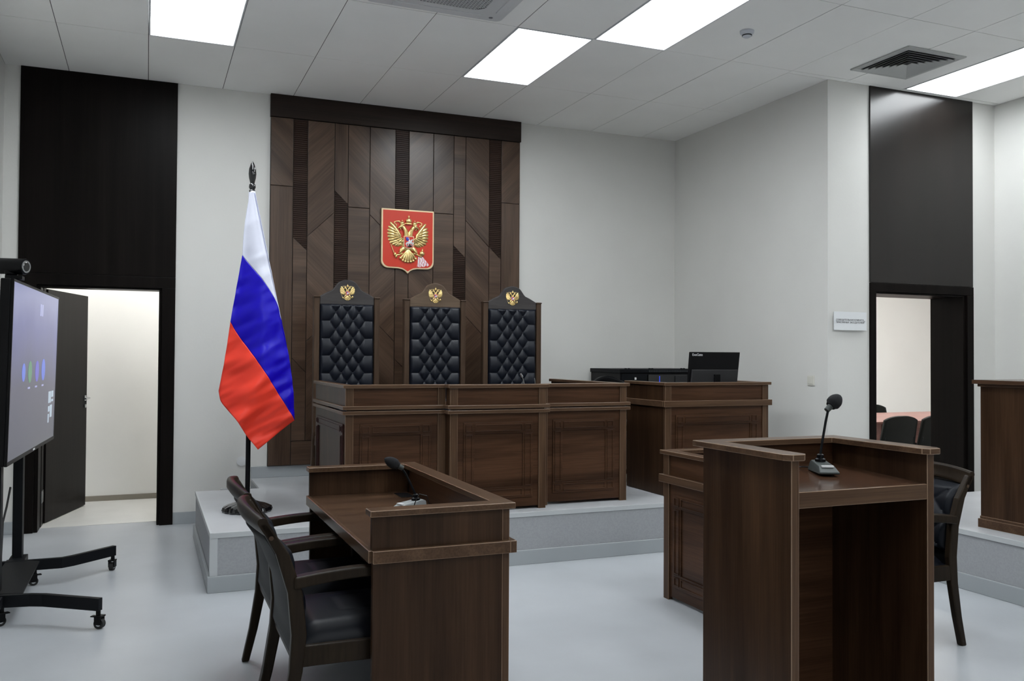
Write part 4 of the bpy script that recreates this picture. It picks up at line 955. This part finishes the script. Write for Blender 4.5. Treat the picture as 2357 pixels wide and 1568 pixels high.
# ------------------------------------------------------------ clerk's monitor and equipment cabinet
mo = thing('computer_monitor', 'black monitor seen from behind on the clerk desk', 'monitor', (4.468, 6.30, ZP + 0.7405), 0)
B().prism([(-0.276, 0.10), (0.218, 0.10), (0.250, 0.388), (-0.252, 0.388)], 'y', -0.012, 0.012).build('housing', BLACK, mo, bevel=0.003)
B().prism([(-0.262, 0.105), (0.205, 0.105), (0.222, 0.24), (-0.245, 0.24)], 'y', -0.030, -0.010).build('rear_bulge', mat('monitor_lower_back', (0.010, 0.010, 0.012), 0.5), mo, bevel=0.006)
B().box(-0.235, 0.225, 0.012, 0.014, 0.115, 0.378).build('screen', BLACKG, mo)
B().box(-0.03, 0.03, -0.04, -0.012, 0.01, 0.20).build('stand_neck', BLACK, mo, bevel=0.004)
B().box(-0.11, 0.11, -0.09, 0.09, 0.0, 0.012).build('stand_foot', BLACK, mo, bevel=0.004)
text_mesh('logo', 'ExeGate', 0.030, LBL, mo, Matrix.Translation((-0.236, -0.0128, 0.355)) @ RX90)
B().box(-0.03, 0.028, -0.0315, -0.030, 0.172, 0.182).build('sticker', LBL, mo)
b = B(); b.box(-0.03, 0.025, -0.0312, -0.030, 0.193, 0.195); b.box(0.0, 0.03, -0.0312, -0.030, 0.166, 0.171)
b.build('small_print', LBL, mo)

rk = thing('equipment_cabinet', 'low black equipment cabinet on casters with blue indicator lights, behind the clerk desk', 'cabinet', (4.16, 7.38, ZP))
B().box(0.0, 0.95, 0.0, 0.60, 0.07, 0.93).build('body', BLACK, rk, bevel=0.004)
b = B(); b.box(-0.008, 0.958, -0.008, 0.608, 0.93, 0.968)
b.build('top', BMETAL, rk, bevel=0.004)
for x in (0.10, 0.16, 0.30, 0.72, 0.78): pass
b = B()
for x in (0.075, 0.11, 0.34, 0.37, 0.70, 0.73): b.lathe([(0.012, 0), (0.012, 0.008), (0.006, 0.010)], (x, 0.03, 0.967), 12)
b.build('top_screws', BMETAL, rk)
B().box(0.30, 0.93, -0.012, 0.0, 0.10, 0.915).build('glass_door', BLACKG, rk, bevel=0.002)
B().box(0.01, 0.29, -0.010, 0.0, 0.10, 0.92).build('side_door', BMETAL, rk, bevel=0.002)
b = B(); b.box(0.150, 0.166, -0.018, -0.010, 0.866, 0.888); b.build('lock', WHITEP, rk)
LED = mat('blue_led', (0.0, 0.02, 0.3), 0.4, emis=(0.02, 0.06, 1.0), estr=2.5)
b = B(); b.box(0.425, 0.4275, -0.0135, -0.012, 0.70, 0.90); b.box(0.455, 0.49, -0.0135, -0.012, 0.756, 0.775)
b.build('indicator_light', LED, rk)
B().box(0.60, 0.85, -0.02, -0.012, 0.70, 0.90).build('device_front', GREYP if False else mat('dark_device', (0.012, 0.012, 0.014), 0.5), rk, bevel=0.002)
b = B()
for k in range(34): b.box(0.31 + k * 0.0185, 0.322 + k * 0.0185, -0.0095, -0.008, 0.938, 0.958)
b.build('vent_slots', DARKV, rk)
for (x, y) in ((0.10, 0.06), (0.85, 0.06), (0.10, 0.54), (0.85, 0.54)):
    c = B(); c.box(x - 0.015, x + 0.02, y - 0.022, y + 0.022, 0.045, 0.07); fk = c.build('caster_bracket', BLACK, rk)
    wv = B(); wv.tube([(x, y - 0.014, 0.026), (x, y + 0.014, 0.026)], 0.026, 18); wv.build('caster_wheel', RUBBER, fk, smooth=True)

# office chair behind the right return of the bench
oc = thing('office_chair', 'black office chair mostly hidden behind the right end of the judges bench', 'chair', (3.83, 7.0, ZP))
def obk(s, v):
    x = (s - 0.5) * 0.44 * (1 - 0.18 * v ** 4); z = 0.55 + 0.36 * v - 0.075 * (2 * s - 1) ** 2 * v
    return (x, 0.05 - 0.06 * (2 * s - 1) ** 2, z)
b = B(); b.grid(obk, 20, 20); b.build('backrest', BLACK, oc, smooth=True, solid=0.03)
B().lathe([(0.21, 0.44), (0.235, 0.46), (0.235, 0.50), (0.20, 0.52)], (0, -0.17, 0), 28).build('seat', BLACK, oc, smooth=True)
B().tube([(0, -0.15, 0.08), (0, -0.15, 0.45)], 0.025, 14).build('gas_column', BMETAL, oc, smooth=True)
B().tube([(0, -0.10, 0.44), (0, 0.08, 0.44), (0, 0.075, 0.62)], 0.018, 10).build('back_bracket', BMETAL, oc, smooth=True)
for k in range(5):
    a = 2 * PI * k / 5 + 0.3
    s_ = B(); s_.tube([(0, -0.15, 0.09), (0.26 * math.cos(a), -0.15 + 0.26 * math.sin(a), 0.065)], [0.024, 0.014], 10); so = s_.build('base_spoke', BLACK, oc, smooth=True)
    wv = B(); wx, wy = 0.26 * math.cos(a), -0.15 + 0.26 * math.sin(a); wv.tube([(wx - 0.018, wy, 0.026), (wx + 0.018, wy, 0.026)], 0.026, 16); wv.build('caster_wheel', RUBBER, so, smooth=True)

# ------------------------------------------------------------ stand at the right edge
ps = thing('wooden_stand', 'tall plain walnut stand on the right platform, cut by the photo edge', 'stand', (4.93, 4.09, ZP + 0.012))
PL = 1.55
B().box(0.0, 0.62, -PL, 0.0, 0.06, 0.91).build('body', WV, ps, bevel=0.002)
B().box(-0.012, 0.632, -PL - 0.012, 0.012, 0.0, 0.055).build('plinth', EDGE, ps, bevel=0.002)
B().box(-0.004, 0.624, -PL, 0.004, 0.055, 0.072).build('plinth_step', EDGE, ps, bevel=0.002)
B().box(-0.012, 0.632, -PL - 0.01, 0.012, 0.895, 0.912).build('top_moulding', WY, ps, bevel=0.002)
B().box(-0.035, 0.655, -PL - 0.03, 0.035, 0.912, 0.938).build('top', WY, ps, bevel=0.002)

# ------------------------------------------------------------ meeting table and chairs beyond the right doorway
mt = thing('meeting_table', 'reddish meeting table in the room beyond the right doorway', 'table', (8.9, 8.05, 0))
REDW = wood('cherry_table', (0, PI / 2, 0), (14, 14, 1), (0.22, 0.10, 0.085), (0.36, 0.19, 0.16), 0.3)
def rrect(x0, x1, y0, y1, r, n=6):
    p = []
    for cx, cy, a0 in ((x1 - r, y1 - r, 0), (x0 + r, y1 - r, 90), (x0 + r, y0 + r, 180), (x1 - r, y0 + r, 270)):
        for k in range(n + 1): a = math.radians(a0 + 90 * k / n); p.append((cx + r * math.cos(a), cy + r * math.sin(a)))
    return p
B().prism(rrect(-1.70, 1.55, -0.65, 0.62, 0.12), 'z', 0.722, 0.75).build('tabletop', REDW, mt, bevel=0.004)
for x in (-1.2, 1.1): B().box(x - 0.03, x + 0.03, -0.40, 0.40, 0, 0.722).build('leg', REDW, mt, bevel=0.004)
B().box(-1.17, 1.07, -0.02, 0.02, 0.35, 0.70).build('modesty_panel', REDW, mt)
BLK2 = mat('black_upholstery', (0.005, 0.006, 0.005), 0.55, spec=0.15)
def meet_chair(x, y, rz, label):
    t = thing('meeting_chair', label, 'chair', (x, y, 0), rz, 'black chairs around the meeting table')
    def bk(s, v):
        xx = (s - 0.5) * 0.47 * (1 - 0.06 * v); z = 0.50 + 0.33 * v - 0.045 * abs(2 * s - 1) ** 3 * v
        return (xx, -0.02 - 0.06 * v + 0.03 * (2 * s - 1) ** 2, z)
    b = B(); b.grid(bk, 16, 14); b.build('backrest', BLK2, t, smooth=True, solid=0.035)
    B().prism(rrect(-0.235, 0.235, 0.02, 0.47, 0.06), 'z', 0.42, 0.48).build('seat', BLK2, t, bevel=0.015, seg=3)
    for sx in (-1, 1):
        B().tube([(sx * 0.21, -0.06, 0.0), (sx * 0.21, 0.02, 0.42), (sx * 0.20, -0.03, 0.60)], 0.011, 8).build('leg', STEEL if False else BMETAL, t, smooth=True)
        B().tube([(sx * 0.21, 0.45, 0.0), (sx * 0.21, 0.40, 0.42)], 0.011, 8).build('leg', BMETAL, t, smooth=True)
    return t
m1 = meet_chair(7.44, 7.20, math.radians(-1), 'black meeting chair in front of the table, left of the two seen through the doorway')
m2 = copy_tree(m1); m2.location = (7.95, 7.18, 0); m2.rotation_euler = (0, 0, math.radians(1)); m2['label'] = 'black meeting chair in front of the table, right of the two seen through the doorway'
m3 = copy_tree(m1); m3.location = (8.90, 8.98, 0); m3.rotation_euler = (0, 0, PI); m3['label'] = 'black meeting chair on the far side of the meeting table'

# ------------------------------------------------------------ wall fittings
sg = thing('door_sign', 'small white acrylic sign with two lines of text beside the right doorway', 'sign', (5.418, YA - 0.022, 1.752))
B().box(-0.173, 0.173, -0.003, 0.003, -0.077, 0.077).build('plate', SIGNW, sg, bevel=0.001)
for x in (-0.150, 0.150): B().tube([(x, -0.007, 0.0), (x, 0.022, 0.0)], 0.0065, 14).build('standoff', STEEL, sg, smooth=True)
text_mesh('lettering', 'СОВЕЩАТЕЛЬНАЯ КОМНАТА\nПРИСЯЖНЫХ ЗАСЕДАТЕЛЕЙ', 0.0205, INK, sg, Matrix.Translation((-0.005, -0.0034, 0.003)) @ RX90, align='CENTER')
sw = thing('light_switch', 'small square white light switch on the white wall beside the clerk desk', 'light switch', (XS, 5.955, 1.252))
B().box(-0.010, 0.0, -0.042, 0.042, -0.042, 0.042).build('plate', mat('cream_plastic', (0.62, 0.61, 0.55), 0.4), sw, bevel=0.003)
B().box(-0.014, -0.009, -0.028, 0.028, -0.030, 0.030).build('rocker', mat('cream_plastic', (0.6, 0.6, 0.55), 0.4), sw, bevel=0.002)
so = thing('wall_socket', 'round white wall socket low behind the flagpole', 'socket', (0.775, YB, 0.512))
B().tube([(0, 0, 0), (0, -0.012, 0)], [0.042, 0.040], 28).build('plate', WHITEP, so, smooth=True)
B().tube([(0, -0.012, 0), (0, -0.0135, 0)], [0.028, 0.028], 24).build('cover', WHITEP, so)
sk = thing('smoke_detector', 'small round smoke detector on the ceiling right of the light panels', 'smoke detector', (3.905, 5.13, CEIL))
B().lathe([(0.022, -0.045), (0.030, -0.040), (0.034, -0.026), (0.046, -0.020), (0.050, -0.010), (0.050, 0.0)]).build('housing', mat('detector_plastic', (0.55, 0.57, 0.62), 0.4), sk, smooth=True)
B().lathe([(0.0345, -0.036), (0.0345, -0.028)]).build('dark_slots', DARKV, sk)
vt = thing('ceiling_vent', 'square louvred air vent in the ceiling beside the rightmost light panel', 'air vent', (5.475, 5.19, CEIL))
hw = 0.295; VM = mat('vent_metal', (0.46, 0.47, 0.46), 0.5)
b = B()
for (a, c, d, e) in ((-hw, hw, -hw, -hw + 0.055), (-hw, hw, hw - 0.055, hw), (-hw, -hw + 0.055, -hw + 0.055, hw - 0.055), (hw - 0.055, hw, -hw + 0.055, hw - 0.055)): b.box(a, c, d, e, -0.010, -0.0005)
b.build('frame', VM, vt, bevel=0.002)
B().box(-0.24, 0.24, -0.24, 0.24, -0.003, -0.001).build('throat', DARKV, vt)
for k in range(6):
    r0 = 0.238 - k * 0.036; r1 = r0 - 0.026; z0, z1 = -0.004, -0.022
    b = B()
    def ringv(r, z): return [b.bm.verts.new(p) for p in ((-r, -r, z), (r, -r, z), (r, r, z), (-r, r, z))]
    A_, C2, A2, C3 = ringv(r0, z1), ringv(r1, z0), ringv(r0, z1 + 0.0015), ringv(r1, z0 + 0.0015)
    for i in range(4):
        j = (i + 1) % 4
        b.bm.faces.new((A_[i], A_[j], C2[j], C2[i])); b.bm.faces.new((A2[i], A2[j], C3[j], C3[i])); b.bm.faces.new((A_[i], A_[j], A2[j], A2[i]))
    b.build('louvre', VM, vt)
acu = thing('ceiling_air_conditioner', 'white cassette air conditioner with square mesh grille at the top edge of the photo', 'air conditioner', (1.74, 5.16, CEIL))
b = B(); b.prism(rrect(-0.47, 0.47, -0.45, 0.45, 0.05), 'z', -0.028, -0.0005); b.build('panel', AC, acu, bevel=0.008, seg=3)
b = B(); b.prism(rrect(-0.29, 0.29, -0.29, 0.29, 0.09), 'z', -0.034, -0.028); b.build('grille_base', DARKV, acu)
b = B(); n = 26
for k in range(n + 1):
    q = -0.285 + 0.57 * k / n; ln = 0.285 if abs(q) < 0.21 else 0.285 - (abs(q) - 0.21) * 0.9
    b.box(q - 0.0035, q + 0.0035, -ln, ln, -0.038, -0.033); b.box(-ln, ln, q - 0.0035, q + 0.0035, -0.038, -0.033)
b.build('mesh_grille', AC, acu)
for (x0, x1, y0, y1) in ((-0.30, 0.30, -0.42, -0.36), (-0.30, 0.30, 0.36, 0.42), (-0.44, -0.38, -0.30, 0.30), (0.38, 0.44, -0.30, 0.30)):
    B().box(x0, x1, y0, y1, -0.034, -0.027).build('air_flap', AC, acu, bevel=0.006)
B().lathe([(0.014, -0.030), (0.014, -0.026)], (0.38, 0.39, 0)).build('sensor', mat('sensor_grey', (0.15, 0.16, 0.18), 0.4), acu)
